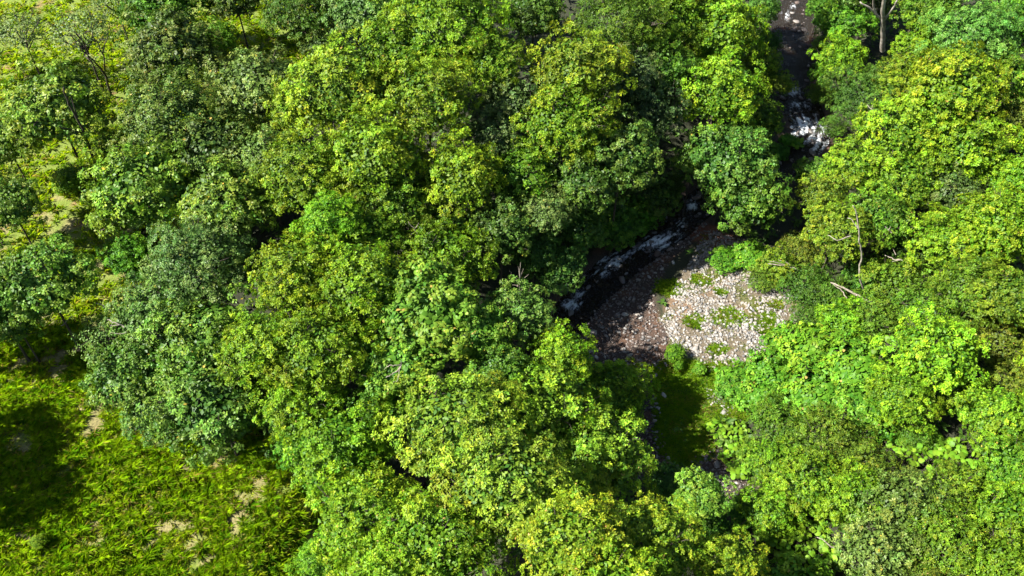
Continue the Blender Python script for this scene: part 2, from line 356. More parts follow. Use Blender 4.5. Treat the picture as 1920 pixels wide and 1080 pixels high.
BOULD = [(1215, 470, .34, 'w', 'dark wet boulder splitting the white water at the rapids'),
         (1187, 468, .3, 'w', 'dark wet boulder in the black pool below the rapids'),
         (1256, 468, .3, 'w', 'rounded brown boulder at the lower edge of the rapids'),
         (1262, 492, .26, 'p', 'squarish pale boulder on brown gravel just below the rapids'),
         (1218, 520, .2, 'p', 'pale rounded stone alone on shaded brown gravel'),
         (1157, 543, .22, 'p', 'wedge shaped white stone on dark wet gravel'),
         (1140, 545, .22, 'p', 'flat pale stone beside the wedge shaped stone on wet gravel'),
         (1112, 622, .34, 'p', 'cream boulder in a heap at the water edge under the tree'),
         (1098, 614, .24, 'p', 'smaller cream boulder behind the heap at the water edge'),
         (1173, 590, .3, 'p', 'dull grey boulder in the shaded middle of the gravel'),
         (1202, 684, .26, 'p', 'long white stone on brown mud near the turf'),
         (1178, 684, .16, 'p', 'reddish stone on brown mud next to the long white stone'),
         (1303, 655, .36, 'p', 'large white boulder at the sunlit gravel edge beside the bright shrub'),
         (1343, 582, .2, 'p', 'white stone touching the upper side of the round grass clump'),
         (1244, 741, .3, 'p', 'cream boulder at the upper end of the shaded turf'),
         (1345, 872, .34, 'w', 'grey boulder with a reddish face in the dark gully'),
         (1362, 862, .22, 'w', 'smaller grey boulder above the reddish one in the gully'),
         (1376, 795, .3, 'p', 'white angular rock above the big round leaves'),
         (1356, 775, .26, 'p', 'cream rock in the bare strip above the angular rock'),
         (1515, 252, .34, 'w', 'dark rock breaking the foam of the upper rapids'),
         (1536, 262, .3, 'w', 'dark rock at the foot of the upper rapids'),
         (1489, 218, .3, 'w', 'brown rock on the near bank of the upper rapids'),
         (1520, 208, .3, 'p', 'tan flat rock under the leaning branches by the upper rapids'),
         (1535, 212, .26, 'p', 'pale flat rock behind the tan rock by the upper rapids'),
         (1524, 122, .3, 'p', 'tan rock at the bank where the upper stream bends'),
         (1526, 136, .26, 'p', 'orange brown rock below the tan rock at the stream bend'),
         (1480, 95, .22, 'w', 'small grey rock standing in the dark upper stream'),
         (1475, 42, .26, 'w', 'grey rock at the far pool of the upper stream'),
         (1412, 655, .18, 'p', 'rounded cream stone at the lower rim of the sunlit gravel'),
         (1475, 545, .24, 'p', 'pink brown rock in the dark nook under the low shrubs'),
         (1400, 610, .22, 'p', 'blocky white stone downhill of the round grass clump')]
rg = np.random.default_rng(5)
for i, (a, b, r, kd, lb) in enumerate(BOULD):
    r *= .8
    x, y, z = at(a, b); z = max(z, -0.05) if kd == 'w' else z
    o = link('boulder', rock_mesh(i % 8, M_STONEW if kd == 'w' else M_STONE), None, (x, y, z + r * 0.1), (rg.uniform(-.3, .3), rg.uniform(-.3, .3), rg.uniform(0, 6.28)), (r, r, r))
    tag(o, lb, 'boulder', 'boulders')
bar_root = tag(bpy.data.objects.new('gravel_bar', None), kind='structure'); COL.objects.link(bar_root)
def put_stone(x, y, r, mat, parent):
    z = H1(float(x), float(y))
    link('stone', rock_mesh(int(rg.integers(8)), mat), parent, (x, y, z + r * 0.25), (rg.uniform(-.4, .4), rg.uniform(-.4, .4), rg.uniform(0, 6.28)), (r, r * rg.uniform(.8, 1.2), r))
BARC = [(1390, 560, 70, 24), (1440, 545, 40, 25), (1290, 635, 40, 26), (1370, 640, 60, 22), (1420, 600, 40, 20), (1300, 560, 40, 20), (1320, 470, 40, 20), (1390, 665, 40, 14)]
nst = 0
while nst < 230:
    a, b, ra, rb = BARC[int(rg.integers(len(BARC)))]
    x, y, z = at(a + rg.normal() * ra * .7, b + rg.normal() * rb * .7)
    if inside(BAR, np.array([x]), np.array([y]))[0]: put_stone(x, y, rg.uniform(.08, .16), M_STONE, bar_root); nst += 1
bed_root = tag(bpy.data.objects.new('stream_bed', None), kind='structure'); COL.objects.link(bed_root)
for q in sample_in(WET, 290, rg): put_stone(q[0], q[1], rg.uniform(.07, .17), M_STONE if rg.random() < .45 else M_STONEW, bed_root)
def pebbles(P, n, r0, r1, mat, parent, seed, dens=None):
    rg = np.random.default_rng(seed); q = sample_in(P, n, rg)
    if dens is not None: q = q[rg.random(len(q)) < dens(q[:, 0], q[:, 1])]
    n = len(q); z = H(q[:, 0], q[:, 1]); r = r0 * (r1 / r0) ** (rg.random(n) ** 2.2)
    sh = np.stack([rock_shape(rg, I1V, 0.15) for _ in range(24)])[rg.integers(24, size=n)]
    th = rg.uniform(0, 6.28, n); cs, sn = np.cos(th)[:, None], np.sin(th)[:, None]
    X = sh[..., 0] * cs - sh[..., 1] * sn; Y = sh[..., 0] * sn + sh[..., 1] * cs; Z = sh[..., 2]
    V = np.stack([X * r[:, None] + q[:, :1], Y * r[:, None] + q[:, 1:], Z * r[:, None] + (z + r * 0.25)[:, None]], -1).reshape(-1, 3)
    F = (I1F[None] + (np.arange(n) * 12)[:, None, None]).reshape(-1, 3)
    tag(link('pebbles', mesh_np('pebbles', V, F, mat), parent), kind='stuff')
pebbles(BAR, 13000, .022, .13, M_STONE, bar_root, 1, lambda x, y: 0.12 + 0.88 * smooth(0.42, 0.58, fbm(x * .8, y * .8, 44)))
pebbles(WET, 4800, .025, .13, M_STONEW, bed_root, 2)
pebbles(STRIP, 420, .025, .1, M_STONE, bar_root, 6)
pebbles(WET, 1200, .025, .06, M_STONE, bed_root, 3)
for t in range(300):                                              # rocks standing in the near rapids
    i = int(rg.integers(0, len(ctr))); o_ = rg.normal() * .85
    x, y = ctr[i] + nrm_[i] * o_
    if not 27 < y < 72: continue
    r = .09 + .27 * rg.random() ** 2.2; link('stone', rock_mesh(int(rg.integers(8)), M_STONEW), bed_root, (x, y, rg.uniform(-.04, .03)), (rg.uniform(-.4, .4), rg.uniform(-.4, .4), rg.uniform(0, 6.28)), (r, r * rg.uniform(.8, 1.2), r))

# ------------------------------------------------------------------ leaves
def leaves(P, A, Nn, L, Wd, cols, fold=0.12, six=False):
    """P base, A unit direction, Nn unit normal (per leaf) -> V, F, C"""
    B = norm(np.cross(A, Nn)); n = len(P); L = L[:, None]; Wd = Wd[:, None]
    if not six:
        tip = P + A * L - Nn * L * 0.12; mid = P + A * L * 0.5 + Nn * fold * Wd
        V = np.stack([P, mid + B * Wd * .5, tip, mid - B * Wd * .5], 1)
        V[:, 1] -= Nn * fold * 2 * Wd; 
        F = np.array([[0, 1, 2], [0, 2, 3]]); k = 4
    else:
        m1 = P + A * L * 0.22; m2 = P + A * L * 0.66
        V = np.stack([P, m1 + B * Wd * .45 + Nn * fold * Wd, m2 + B * Wd * .42, P + A * L - Nn * L * .15, m2 - B * Wd * .42, m1 - B * Wd * .45 + Nn * fold * Wd], 1)
        F = np.array([[0, 1, 5], [1, 2, 4], [1, 4, 5], [2, 3, 4]]); k = 6
    Fo = (F[None] + (np.arange(n) * k)[:, None, None]).reshape(-1, 3)
    C = np.repeat(cols, k, 0)
    return V.reshape(-1, 3), Fo, C
# species: leaf length, width, leaves per rosette, rosettes per m2 of clump, droop, colours (low, high), six-sided, material, clump size factor
SPEC = {
    'Y': dict(L=.145, W=.075, k=7, dens=15., tilt=(.0, .85), c0=(.028, .088, .006), c1=(.30, .40, .018), six=False, mat=M_LEAF, cl=.255, xz=.80),
    'G': dict(L=.145, W=.08, k=7, dens=15., tilt=(-.1, .8), c0=(.018, .072, .006), c1=(.15, .30, .016), six=False, mat=M_LEAF, cl=.26, xz=.82),
    'V': dict(L=.145, W=.08, k=7, dens=15.5, tilt=(.0, .85), c0=(.030, .12, .004), c1=(.25, .42, .016), six=False, mat=M_LEAF, cl=.265, xz=.88),
    'D': dict(L=.14, W=.09, k=6, dens=17., tilt=(-.5, .7), c0=(.015, .052, .009), c1=(.12, .20, .034), six=False, mat=M_GLOSS, cl=.25, xz=.78),
    'B': dict(L=.125, W=.072, k=6, dens=17., tilt=(-.4, .7), c0=(.03, .065, .018), c1=(.18, .26, .09), six=False, mat=M_GLOSS, cl=.24, xz=.80),
    'L': dict(L=.24, W=.14, k=5, dens=8.5, tilt=(-1.0, .2), c0=(.04, .13, .010), c1=(.22, .35, .032), six=True, mat=M_LEAF, cl=.25, xz=.75),
    'O': dict(L=.11, W=.05, k=7, dens=19., tilt=(-.1, .9), c0=(.028, .06, .006), c1=(.18, .24, .022), six=False, mat=M_LEAF, cl=.25, xz=.65),
    'R': dict(L=.17, W=.155, k=3, dens=13., tilt=(-.3, .4), c0=(.035, .13, .007), c1=(.19, .37, .022), six=True, mat=M_LEAF, cl=.26, xz=.5),
    'S': dict(L=.13, W=.07, k=5, dens=5.0, tilt=(-.3, .8), c0=(.07, .13, .03), c1=(.26, .32, .10), six=False, mat=M_GLOSS, cl=.18, xz=.7),
}
def crown_mesh(sp, R, seed):
    s = SPEC[sp]; rg = np.random.default_rng(seed * 101 + ord(sp)); xz = s['xz']
    # lobes on an uneven dome, smaller clumps on the lobes
    ncl = int((26 if sp != 'S' else 14) * (0.27 / s['cl']) ** 1.6 * (1 + 0.10 * (R - 3)))
    i = np.arange(ncl) + .5; ph = i * 2.399963 + rg.uniform(0, 6.28); cz = 1 - i / ncl * 1.45
    d = np.stack([np.cos(ph) * np.sqrt(1 - cz ** 2), np.sin(ph) * np.sqrt(1 - cz ** 2), cz], 1) + rg.normal(0, .13, (ncl, 3)); d = norm(d)
    lob = 1 + .11 * np.sin(2 * np.arctan2(d[:, 1], d[:, 0]) + rg.uniform(0, 6)) + .08 * np.sin(3 * np.arctan2(d[:, 1], d[:, 0]) + rg.uniform(0, 6))
    f = rg.uniform(.66, .88, ncl) * lob
    C = d * f[:, None] * R * np.array([1, 1, xz]); cr = R * s['cl'] * rg.uniform(.75, 1.35, ncl)
    ni = max(4, ncl // 4); Ci = norm(rg.normal(0, 1, (ni, 3))) * rg.uniform(.1, .45, (ni, 1)) * R * np.array([1, 1, xz]); Ci[:, 2] = np.abs(Ci[:, 2])
    C = np.vstack([C, Ci]); cr = np.r_[cr, R * s['cl'] * rg.uniform(.8, 1.2, ni)]; D = norm(C + np.array([0, 0, .3 * R]))
    area = 2 * math.pi * cr ** 2; cnt = np.maximum((area * s['dens'] * 0.85).astype(int), 6)
    ci = np.repeat(np.arange(len(C)), cnt); n = len(ci)
    q = norm(rg.normal(0, 1, (n, 3))); fl = (q * D[ci]).sum(1) < -0.25; q[fl] = q[fl] - 2 * (q[fl] * D[ci][fl]).sum(1)[:, None] * D[ci][fl]
    # little sub-clumps: pull rosettes towards twig ends
    sub = norm(rg.normal(0, 1, (len(C), 9, 3))); w = (sub[ci] @ q[:, :, None])[:, :, 0]; best = sub[ci, w.argmax(1)]
    q2 = norm(q + best * .75); rr = cr[ci] * (0.58 + .42 * w.max(1) ** 3 + rg.normal(0, .05, n)) * np.where(rg.random(n) < .20, rg.uniform(.4, .9, n), 1)
    P = C[ci] + q2 * rr[:, None] * np.array([1, 1, .8])
    ax = norm(q2 * .9 + D[ci] * .35 + np.array([-.05, -.03, .32]) + rg.normal(0, .22, (n, 3)))
    # leaves round each rosette
    k = s['k']; m = n * k; Pi = np.repeat(P, k, 0); Ai = np.repeat(ax, k, 0)
    t1 = norm(np.cross(Ai, np.array([.3, .5, .81]))); t2 = np.cross(Ai, t1)
    th = np.tile(np.arange(k) * 2 * math.pi / k, n) + np.repeat(rg.uniform(0, 6.28, n), k) + rg.normal(0, .35, m)
    rd = np.cos(th)[:, None] * t1 + np.sin(th)[:, None] * t2
    tl = rg.uniform(*s['tilt'], m)[:, None]
    A = norm(rd * np.cos(tl) + Ai * np.sin(tl)); Nn = norm(Ai * np.cos(tl) - rd * np.sin(tl) + rg.normal(0, .22, (m, 3))); Nn = norm(Nn - A * (A * Nn).sum(1)[:, None])
    L = s['L'] * rg.uniform(.65, 1.25, m); Wd = s['W'] * rg.uniform(.75, 1.2, m)
    st = Pi + rd * L[:, None] * .15 + Ai * rg.uniform(-.5, .4, (m, 1)) * s['L'] * .7
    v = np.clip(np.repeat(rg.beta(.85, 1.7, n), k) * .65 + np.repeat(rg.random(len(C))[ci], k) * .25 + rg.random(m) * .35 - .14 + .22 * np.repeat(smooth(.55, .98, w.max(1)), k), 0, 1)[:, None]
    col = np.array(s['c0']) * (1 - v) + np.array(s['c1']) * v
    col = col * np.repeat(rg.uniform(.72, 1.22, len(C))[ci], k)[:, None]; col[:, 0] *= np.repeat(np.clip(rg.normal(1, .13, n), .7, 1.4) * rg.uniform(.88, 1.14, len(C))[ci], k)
    old = rg.random(m) < .006; col[old] = np.array([.30, .22, .05])
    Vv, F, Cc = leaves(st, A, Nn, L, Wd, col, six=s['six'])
    # larger leaves inside the crown, coloured darker than the outer ones
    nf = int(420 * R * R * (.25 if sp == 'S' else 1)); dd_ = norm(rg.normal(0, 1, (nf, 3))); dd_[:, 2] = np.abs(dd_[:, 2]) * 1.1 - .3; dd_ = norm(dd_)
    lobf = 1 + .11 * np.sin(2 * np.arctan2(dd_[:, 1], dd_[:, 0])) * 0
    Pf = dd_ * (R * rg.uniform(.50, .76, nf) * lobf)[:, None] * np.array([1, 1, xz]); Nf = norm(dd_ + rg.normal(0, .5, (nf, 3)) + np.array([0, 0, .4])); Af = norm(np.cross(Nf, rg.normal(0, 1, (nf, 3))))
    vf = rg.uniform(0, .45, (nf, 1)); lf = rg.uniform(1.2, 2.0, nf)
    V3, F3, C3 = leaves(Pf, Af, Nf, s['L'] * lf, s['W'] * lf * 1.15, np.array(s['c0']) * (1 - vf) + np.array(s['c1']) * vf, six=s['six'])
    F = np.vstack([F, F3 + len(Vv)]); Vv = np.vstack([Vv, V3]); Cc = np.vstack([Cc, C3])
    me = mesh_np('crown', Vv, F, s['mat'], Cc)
    # limbs that carry the clumps
    T = Tubes(); base = np.array([0, 0, -R * xz * .75]); pick = rg.permutation(ncl)[:12 if sp != 'S' else 14]
    for j in pick:
        tgt = C[j] * 1.0; mid = base * .5 + tgt * .35 + rg.normal(0, .12 * R, 3); pts = np.array([base, base * .7 + mid * .3 + rg.normal(0, .04 * R, 3), mid, mid * .5 + tgt * .5 + rg.normal(0, .05 * R, 3), tgt])
        T.add(pts, np.array([.05, .04, .028, .018, .008]) * (R ** .6) * .9, 5)
        for _ in range(3):
            e = tgt + norm(rg.normal(0, 1, 3)) * cr[j] * .8; T.add(np.array([mid * .4 + tgt * .6, (mid * .2 + tgt * .8 + e) / 2, e]), np.array([.014, .01, .004]) * (R ** .6), 4)
    return me, T
LIB = {}
def get_crown(sp, R, var):
    sizes = {'Y': (3.0, 4.6), 'G': (2.6, 4.2), 'D': (2.6, 4.0), 'B': (2.4, 3.8), 'O': (2.4, 3.8), 'V': (3.2,), 'L': (3.4,), 'R': (2.4, 3.4), 'S': (3.2,)}[sp]
    b = min(sizes, key=lambda q: abs(math.log(q / R))); key = (sp, b, var % 2)
    if key not in LIB: me, T = crown_mesh(sp, b, int(b * 10) + var % 2); LIB[key] = (me, T.V, T.F, T.n, {})
    return key, b
def limb_mesh(key, mat):
    me, V, F, n, cache = LIB[key]
    if mat.name not in cache:
        t = Tubes(); t.V, t.F, t.n = V, F, n; cache[mat.name] = t.mesh('limbs', mat)
    return cache[mat.name]
TRUNKS = {}
def trunk_mesh(i, mat):
    k_ = (i, mat.name)
    if k_ not in TRUNKS:
        rg = np.random.default_rng(i + 50); t = Tubes(); n = 7; z = np.linspace(0, 1, n)
        pts = np.stack([np.cumsum(rg.normal(0, .02, n)) * (1 - z), np.cumsum(rg.normal(0, .02, n)) * (1 - z), z], 1)
        pts[:, :2] += (1 - z)[:, None] * rg.normal(0, .04, 2); t.add(pts, np.array([1.5, 1.1, 1, .93, .86, .8, .72]) * .1, 8)
        TRUNKS[k_] = t.mesh('trunk', mat)
    return TRUNKS[k_]
count = 0
def tree(px, py, rpx, hc, sp, label, kind='tree', tint=(1, 1, 1), xz=1.0, bark=None, asp=1.0, group=None):
    """crown centre at pixel px, py; rpx apparent radius; hc height of crown centre over the ground"""
    global count; count += 1; rg = np.random.default_rng(count + 900)
    x, y, z = at(px, py, hc); d = dist_px(x, y, z); R = rpx * d / FPX
    key, b = get_crown(sp, R, count); s = R / b; bark = bark or M_BARK
    root = link('tree' if kind == 'tree' else 'shrub', None, None, (x, y, z - hc)); root.empty_display_size = .3
    a = rg.uniform(0, 6.28)
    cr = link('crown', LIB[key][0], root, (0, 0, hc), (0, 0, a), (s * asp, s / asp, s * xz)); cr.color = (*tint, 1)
    link('limbs' if kind == 'tree' else 'stems', limb_mesh(key, bark), root, (0, 0, hc), (0, 0, a), (s * asp, s / asp, s * xz))
    top = hc - R * SPEC[sp]['xz'] * .72 * xz
    if top > .4:
        w = .4 + .28 * R; tr = link('trunk' if kind == 'tree' else 'stem', trunk_mesh(count % 5, bark), root, (0, 0, -.15), (0, 0, a), (w * .62, w * .62, top + .3))
    tag(root, label, 'tree' if kind == 'tree' else 'shrub', group or ('forest trees' if kind == 'tree' else 'shrubs')); return root
# ------------------------------------------------------------------ the trees: px, py, radius px, crown height, species, label
TREES = [
 (2150, 150, 110, 5, 'G', 'tree well beyond the frame on the far slope, by the mint crown', {}), (2160, 380, 120, 5, 'Y', 'tree well beyond the frame on the middle of the far slope', {}),
 (2180, 620, 130, 4, 'Y', 'tree well beyond the frame beside the vines', {}), (2180, 860, 140, 4, 'G', 'tree well beyond the frame beside the olive bushes', {}),
 (2080, 1080, 130, 3, 'Y', 'tree beyond the lower corner', {}), (1900, 1230, 150, 3, 'G', 'tree below the bottom edge beside the silver bush', {}),
 (1650, 1250, 150, 3, 'Y', 'tree below the bottom edge beside the round leaves', {}), (1400, 1260, 150, 6, 'V', 'tree well below the bottom edge past the rosette trees', {}),
 (1150, 1330, 160, 8, 'V', 'tree well below the bottom edge under the wedge gap', {}), (880, 1330, 160, 8, 'Y', 'tree well below the bottom edge under the lime crowns', {}),
 # pasture side, far
 (-60, 60, 70, 4, 'B', 'grey green tree cut by the frame at the upper corner of the pasture', {}),
 (38, 60, 62, 4.2, 'S', 'thin grey tree with a bare slanting trunk in the corner of the pasture', dict(bark=M_BARKD)),
 (150, 60, 75, 4.4, 'S', 'sparse half bare tree whose dark forked trunk stands in open grass', dict(bark=M_BARKD)),
 (215, 5, 55, 3.6, 'S', 'pale thin crown behind the forked tree at the far pasture', {}),
 (105, 205, 105, 5.2, 'D', 'open green crown on a long slanting dark trunk above yellow grass', dict(bark=M_BARKD, tint=(1.82, 1.6, 0.75))),
 (10, 265, 68, 4, 'D', 'broad green crown cut by the frame beside the slanting trunk tree', dict(tint=(1.69, 1.6, 0.75))),
 (318, 100, 100, 4.8, 'D', 'dark grey green tree between the forked tree and the small grass glade', dict(tint=(1.15, 0.95, 0.825))),
 (300, 15, 85, 4, 'G', 'mid green tree at the far edge of the pasture above the dark grey tree', dict(tint=(.8, .85, 1))),
 (408, 72, 42, 3, 'V', 'small bright green tree at the side of the small grass glade', dict(tint=(.7, .8, 1))),
 (440, -5, 62, 4, 'D', 'dark tree at the top edge behind the grass glade', dict(tint=(0.966, 0.9, 0.675))),
 (565, 20, 85, 5, 'O', 'dark fine leaved tree hanging over the grass glade', dict(tint=(.6, .85, .8))),
 (605, 85, 45, 4, 'D', 'dark tree tucked under the pale crown beside the glade', dict(tint=(1.09, 1, 0.6))),
 (680, 30, 75, 7.5, 'B', 'pale grey green dome of tiny leaves at the top edge', dict(tint=(0.84, 1.1, 0.525))),
 (320, 225, 112, 5, 'D', 'grey green tree below the dark grey one, its leaves glinting', dict(tint=(1.45, 1.25, 0.975))),
 (478, 165, 95, 5.5, 'B', 'pale silvery tree next to the yellow green wall of crowns', dict(tint=(1.1, 1.1, 0.6))),
 (400, 285, 98, 4.5, 'D', 'shaded tree with a dark crown in the hollow beside the silvery tree', dict(tint=(1.26, 1.1, 0.9))),
 (495, 295, 75, 5, 'B', 'second silvery tree, lower, against the yellow green crowns', dict(tint=(1.05, 1.15, 0.562))),
 (270, 355, 112, 5, 'D', 'green tree with large glossy leaves above the narrow grass strip', dict(tint=(2.05, 1.9, 0.825))),
 (420, 385, 105, 5, 'D', 'green glossy tree joined to the pale one in the middle of the pasture trees', dict(tint=(1.69, 1.5, 0.825))),
 (18, 385, 68, 4.5, 'D', 'round glossy green tree at the frame above the dark shaded turf', dict(tint=(1.82, 1.7, 0.9))),
 (-70, 330, 80, 5, 'D', 'glossy green tree mostly beyond the frame', dict(tint=(1.58, 1.4, 0.825))),
 (80, 530, 100, 5, 'D', 'dense round tree of dark glossy leaves standing in front of the grass strip', dict(tint=(1.51, 1.6, 0.825))),
 (-20, 560, 95, 4.8, 'D', 'dark glossy tree cut by the frame beside the dense round one', dict(tint=(1.33, 1.4, 0.825))),
 (25, 600, 60, 3.2, 'D', 'low glossy crown over the red earth patch', dict(tint=(1.45, 1.5, 0.825))),
 (375, 500, 120, 5.5, 'B', 'pale grey tree between the pasture and the golden green crowns', dict(tint=(0.84, 1, 0.562))),
 (290, 590, 90, 4.5, 'B', 'grey green tree with whitish twigs at the pasture edge', dict(tint=(0.788, 1, 0.45))),
 (190, 630, 62, 3, 'S', 'thin twiggy tree with dead whitish branches at the pasture edge', dict(tint=(.9, 1.1, .7))),
 (250, 700, 95, 3.6, 'D', 'dark leafy tree overhanging the lower pasture', dict(tint=(1.33, 1.4, 0.9))),
 (385, 640, 110, 5, 'D', 'dark glossy tree behind the lowest pasture edge tree', dict(tint=(1.45, 1.5, 0.825))),
 (400, 755, 118, 4.4, 'D', 'broad dark glossy tree reaching out over the lower pasture', dict(tint=(1.39, 1.45, 0.975))),
 (300, 770, 70, 2.8, 'D', 'dark blue green low crown at the rim of the lower pasture', dict(tint=(1.15, 1.2, 1.05))),
 # the middle wall of yellow green crowns
 (560, 200, 70, 6, 'Y', 'narrow golden crown at the edge beside the silvery tree', dict(tint=(1, 1, 1))),
 (640, 170, 120, 8, 'Y', 'big yellow green crown, uppermost of the golden group', {}),
 (575, 330, 100, 7, 'Y', 'olive yellow crown under the uppermost golden crown', dict(tint=(.8, .85, .8))),
 (700, 290, 105, 8, 'Y', 'yellow green crown in the heart of the golden group', dict(tint=(.9, .95, .8))),
 (830, 50, 130, 9, 'Y', 'large yellow green crown at the middle of the top edge', dict(tint=(.85, 1, .8))),
 (740, 110, 90, 8, 'G', 'bright green crown wedged among the golden crowns near the top', dict(tint=(1.3, 1.1, .8))),
 (800, 190, 100, 8.5, 'Y', 'yellow green crown with a lit left shoulder in the middle group', {}),
 (860, 330, 92, 7, 'Y', 'drooping yellow crown above the dark hollow', dict(tint=(.95, .95, .8))),
 (735, 390, 95, 6, 'Y', 'olive crown with bare twigs showing beneath the golden group', dict(tint=(.6, .75, .9))),
 (835, 430, 70, 5, 'G', 'small mid green crown over the tangle of bare twigs', dict(tint=(.9, .8, 1.2))),
 (1000, 30, 65, 8, 'D', 'dark gap tree between two sunlit crowns at the top edge', dict(tint=(1.09, 1.1, 0.525))),
 (920, 120, 70, 8.5, 'V', 'vivid green crown spilling towards the mixed centre', dict(tint=(.9, .8, 1))),
 (1085, 130, 95, 8.5, 'Y', 'slightly ochre tinged yellow crown above the vivid green one', dict(tint=(1.0, .95, 1))),
 (1060, 235, 98, 8.5, 'V', 'vivid green rounded crown whose shadow side faces the stream', dict(tint=(.85, .75, .8))),
 (955, 195, 70, 7, 'B', 'grey green crown between the two vivid green ones', dict(tint=(0.788, 0.85, 0.562))),
 (915, 260, 62, 6.4, 'B', 'bluish grey crown above the dark hollow', dict(tint=(0.84, 0.9, 0.675))),
 (980, 330, 82, 6.5, 'G', 'green crown with grey patches at the edge of the stream gorge', dict(tint=(1, .95, .8))),
 (1025, 400, 50, 7.5, 'B', 'pale grey hanging foliage lit above the dark stream bank', dict(tint=(1.05, 1.1, 0.675))),
 (940, 430, 75, 7, 'D', 'dark shaded crown under the green one beside the gorge', dict(tint=(1.09, 1.1, 0.75))),
 (1160, 40, 95, 8, 'O', 'dull olive crown at the top edge left of the gully wood', dict(tint=(.75, .95, .7))),
 (1250, 50, 95, 5.5, 'Y', 'dark olive yellow crown beside the top of the stream', dict(tint=(.6, .75, .7))),
 (1175, 140, 75, 7, 'B', 'bluish grey crown in the valley between golden crowns', dict(tint=(0.735, 0.8, 0.6))),
 (1215, 205, 82, 6.5, 'B', 'dark grey leaved crown on the slope above the stream', dict(tint=(0.525, 0.62, 0.45))),
 (1165, 290, 85, 8, 'D', 'deep green crown wholly in shade above the bank', dict(tint=(0.966, 1, 0.675))),
 (1100, 345, 75, 7.5, 'D', 'dark crown leaning over the stream below the vivid tree', dict(tint=(0.966, 1, 0.6))),
 (1340, 60, 105, 5, 'Y', 'sunny yellow green crown beside the far pool of the stream', dict(tint=(.85, 1, .8))),
 (1240, 130, 70, 7, 'G', 'green crown below the olive yellow one', dict(tint=(.8, .8, .9))),
 (1350, 175, 95, 7, 'Y', 'yellow green crown overhanging the upper stream', dict(tint=(.9, 1.05, .8))),
 (1425, 222, 46, 3.2, 'G', 'green crown touching the upper rapids', dict(tint=(1.15, .95, 1))),
 (1425, 120, 46, 3, 'Y', 'small yellowish crown at the bend of the upper stream', dict(tint=(.9, .9, 1.1))),
 (1365, 300, 92, 5.2, 'D', 'round dark green tree on the inner bend above the gravel', dict(tint=(1.1, 1.3, .9))),
 (1400, 370, 80, 3.6, 'D', 'shaded lower tree at the back edge of the gravel bar', dict(tint=(1.09, 1.2, 0.6))),
 (1300, 300, 40, 5, 'D', 'narrow dark tree beside the round one on the bend', dict(tint=(1.33, 1.4, 0.675))),
 (1425, 290, 42, 3, 'G', 'small green tree below the upper rapids', dict(tint=(.8, .9, 1))),
 # far bank
 (1590, 40, 55, 4, 'G', 'green crown on the far bank beside the pale trunk', dict(tint=(1, 1.1, 1))),
 (1578, 110, 54, 3.6, 'Y', 'yellow green crown on the far bank over the stream bend', dict(tint=(.9, 1.1, .8))),
 (1630, 5, 55, 3.5, 'O', 'dark olive crown behind the pale trunk', dict(tint=(.7, .85, .8))),
 (1745, 25, 70, 6, 'G', 'green crown at the top edge beyond the pale trunk', dict(tint=(1.2, 1.05, 1))),
 (1725, 90, 50, 5, 'V', 'bright lime crown at the foot of the pale trunk', dict(tint=(1.05, .95, 1))),
 (1830, 75, 100, 6.5, 'B', 'pale mint crown of fine leaves near the upper corner', dict(tint=(0.892, 1.35, 0.525))),
 (1920, 40, 70, 6, 'G', 'green crown in the upper corner beyond the mint one', dict(tint=(.9, 1, 1))),
 (1630, 185, 88, 4.6, 'O', 'dark olive tree of fine leaves leaning over the upper rapids', dict(tint=(.6, .9, 1.0))),
 (1690, 150, 58, 5, 'Y', 'small yellow crown just above the dark olive tree', {}),
 (1790, 170, 100, 6, 'V', 'lime crown in the middle of the far slope', dict(tint=(1.15, .9, 1))),
 (1885, 150, 70, 5, 'G', 'mid green crown at the frame below the mint one', dict(tint=(1.2, 1.1, 1))),
 (1700, 245, 92, 5.5, 'Y', 'bright yellow crown sloping down from the lime crown', dict(tint=(1, 1.1, .9))),
 (1800, 275, 100, 5.5, 'Y', 'wide yellow green crown below the lime crown', dict(tint=(1, 1.15, .9))),
 (1880, 215, 62, 4.5, 'Y', 'ochre brown crown with bare twigs near the frame', dict(tint=(.85, .7, 1.6))),
 (1605, 310, 68, 4, 'Y', 'yellow green crown next to the foot of the upper rapids', dict(tint=(.95, 1.1, 1))),
 (1545, 370, 55, 3.5, 'Y', 'loose ochre green crown on the bank below the upper rapids', dict(tint=(.85, .8, 1.1))),
 (1700, 335, 72, 4.4, 'Y', 'yellow green crown above the grey green bush on the far slope', dict(tint=(.85, 1, 1))),
 (1790, 355, 68, 4.4, 'B', 'grey olive crown with a dark hollow beneath', dict(tint=(0.683, 0.75, 0.413))),
 (1905, 340, 62, 5, 'V', 'vivid lime crown cut by the frame beside the grey olive one', dict(tint=(1, 1, 1))),
 (1570, 430, 72, 4, 'Y', 'open yellow tree left of the long crooked pale trunk', dict(tint=(.85, .85, 1))),
 (1655, 410, 70, 3.8, 'G', 'green crown behind the crooked pale trunk', dict(tint=(1, .95, 1))),
 (1880, 430, 90, 5, 'V', 'broad lime crown at the frame on the middle slope', dict(tint=(1.15, 1, 1))),
 (1790, 460, 82, 4.4, 'V', 'lime crown overhanging the dark hollow with fallen branches', dict(tint=(1.1, .95, 1))),
 (1830, 545, 82, 3.5, 'O', 'olive crown under the broad lime one', dict(tint=(.9, 1.15, .7))),
 (1900, 560, 72, 4, 'Y', 'yellowish crown at the frame under the broad lime one', dict(tint=(.8, .85, 1))),
 (1755, 665, 95, 3.6, 'Y', 'rounded lime yellow tree of leaf rosettes amid the vines', dict(tint=(1.1, 1.35, 1.1), xz=1.1)),
 (1690, 745, 70, 2.6, 'Y', 'lower lime yellow crown over a black gap in the vines', dict(tint=(.9, 1.1, .9))),
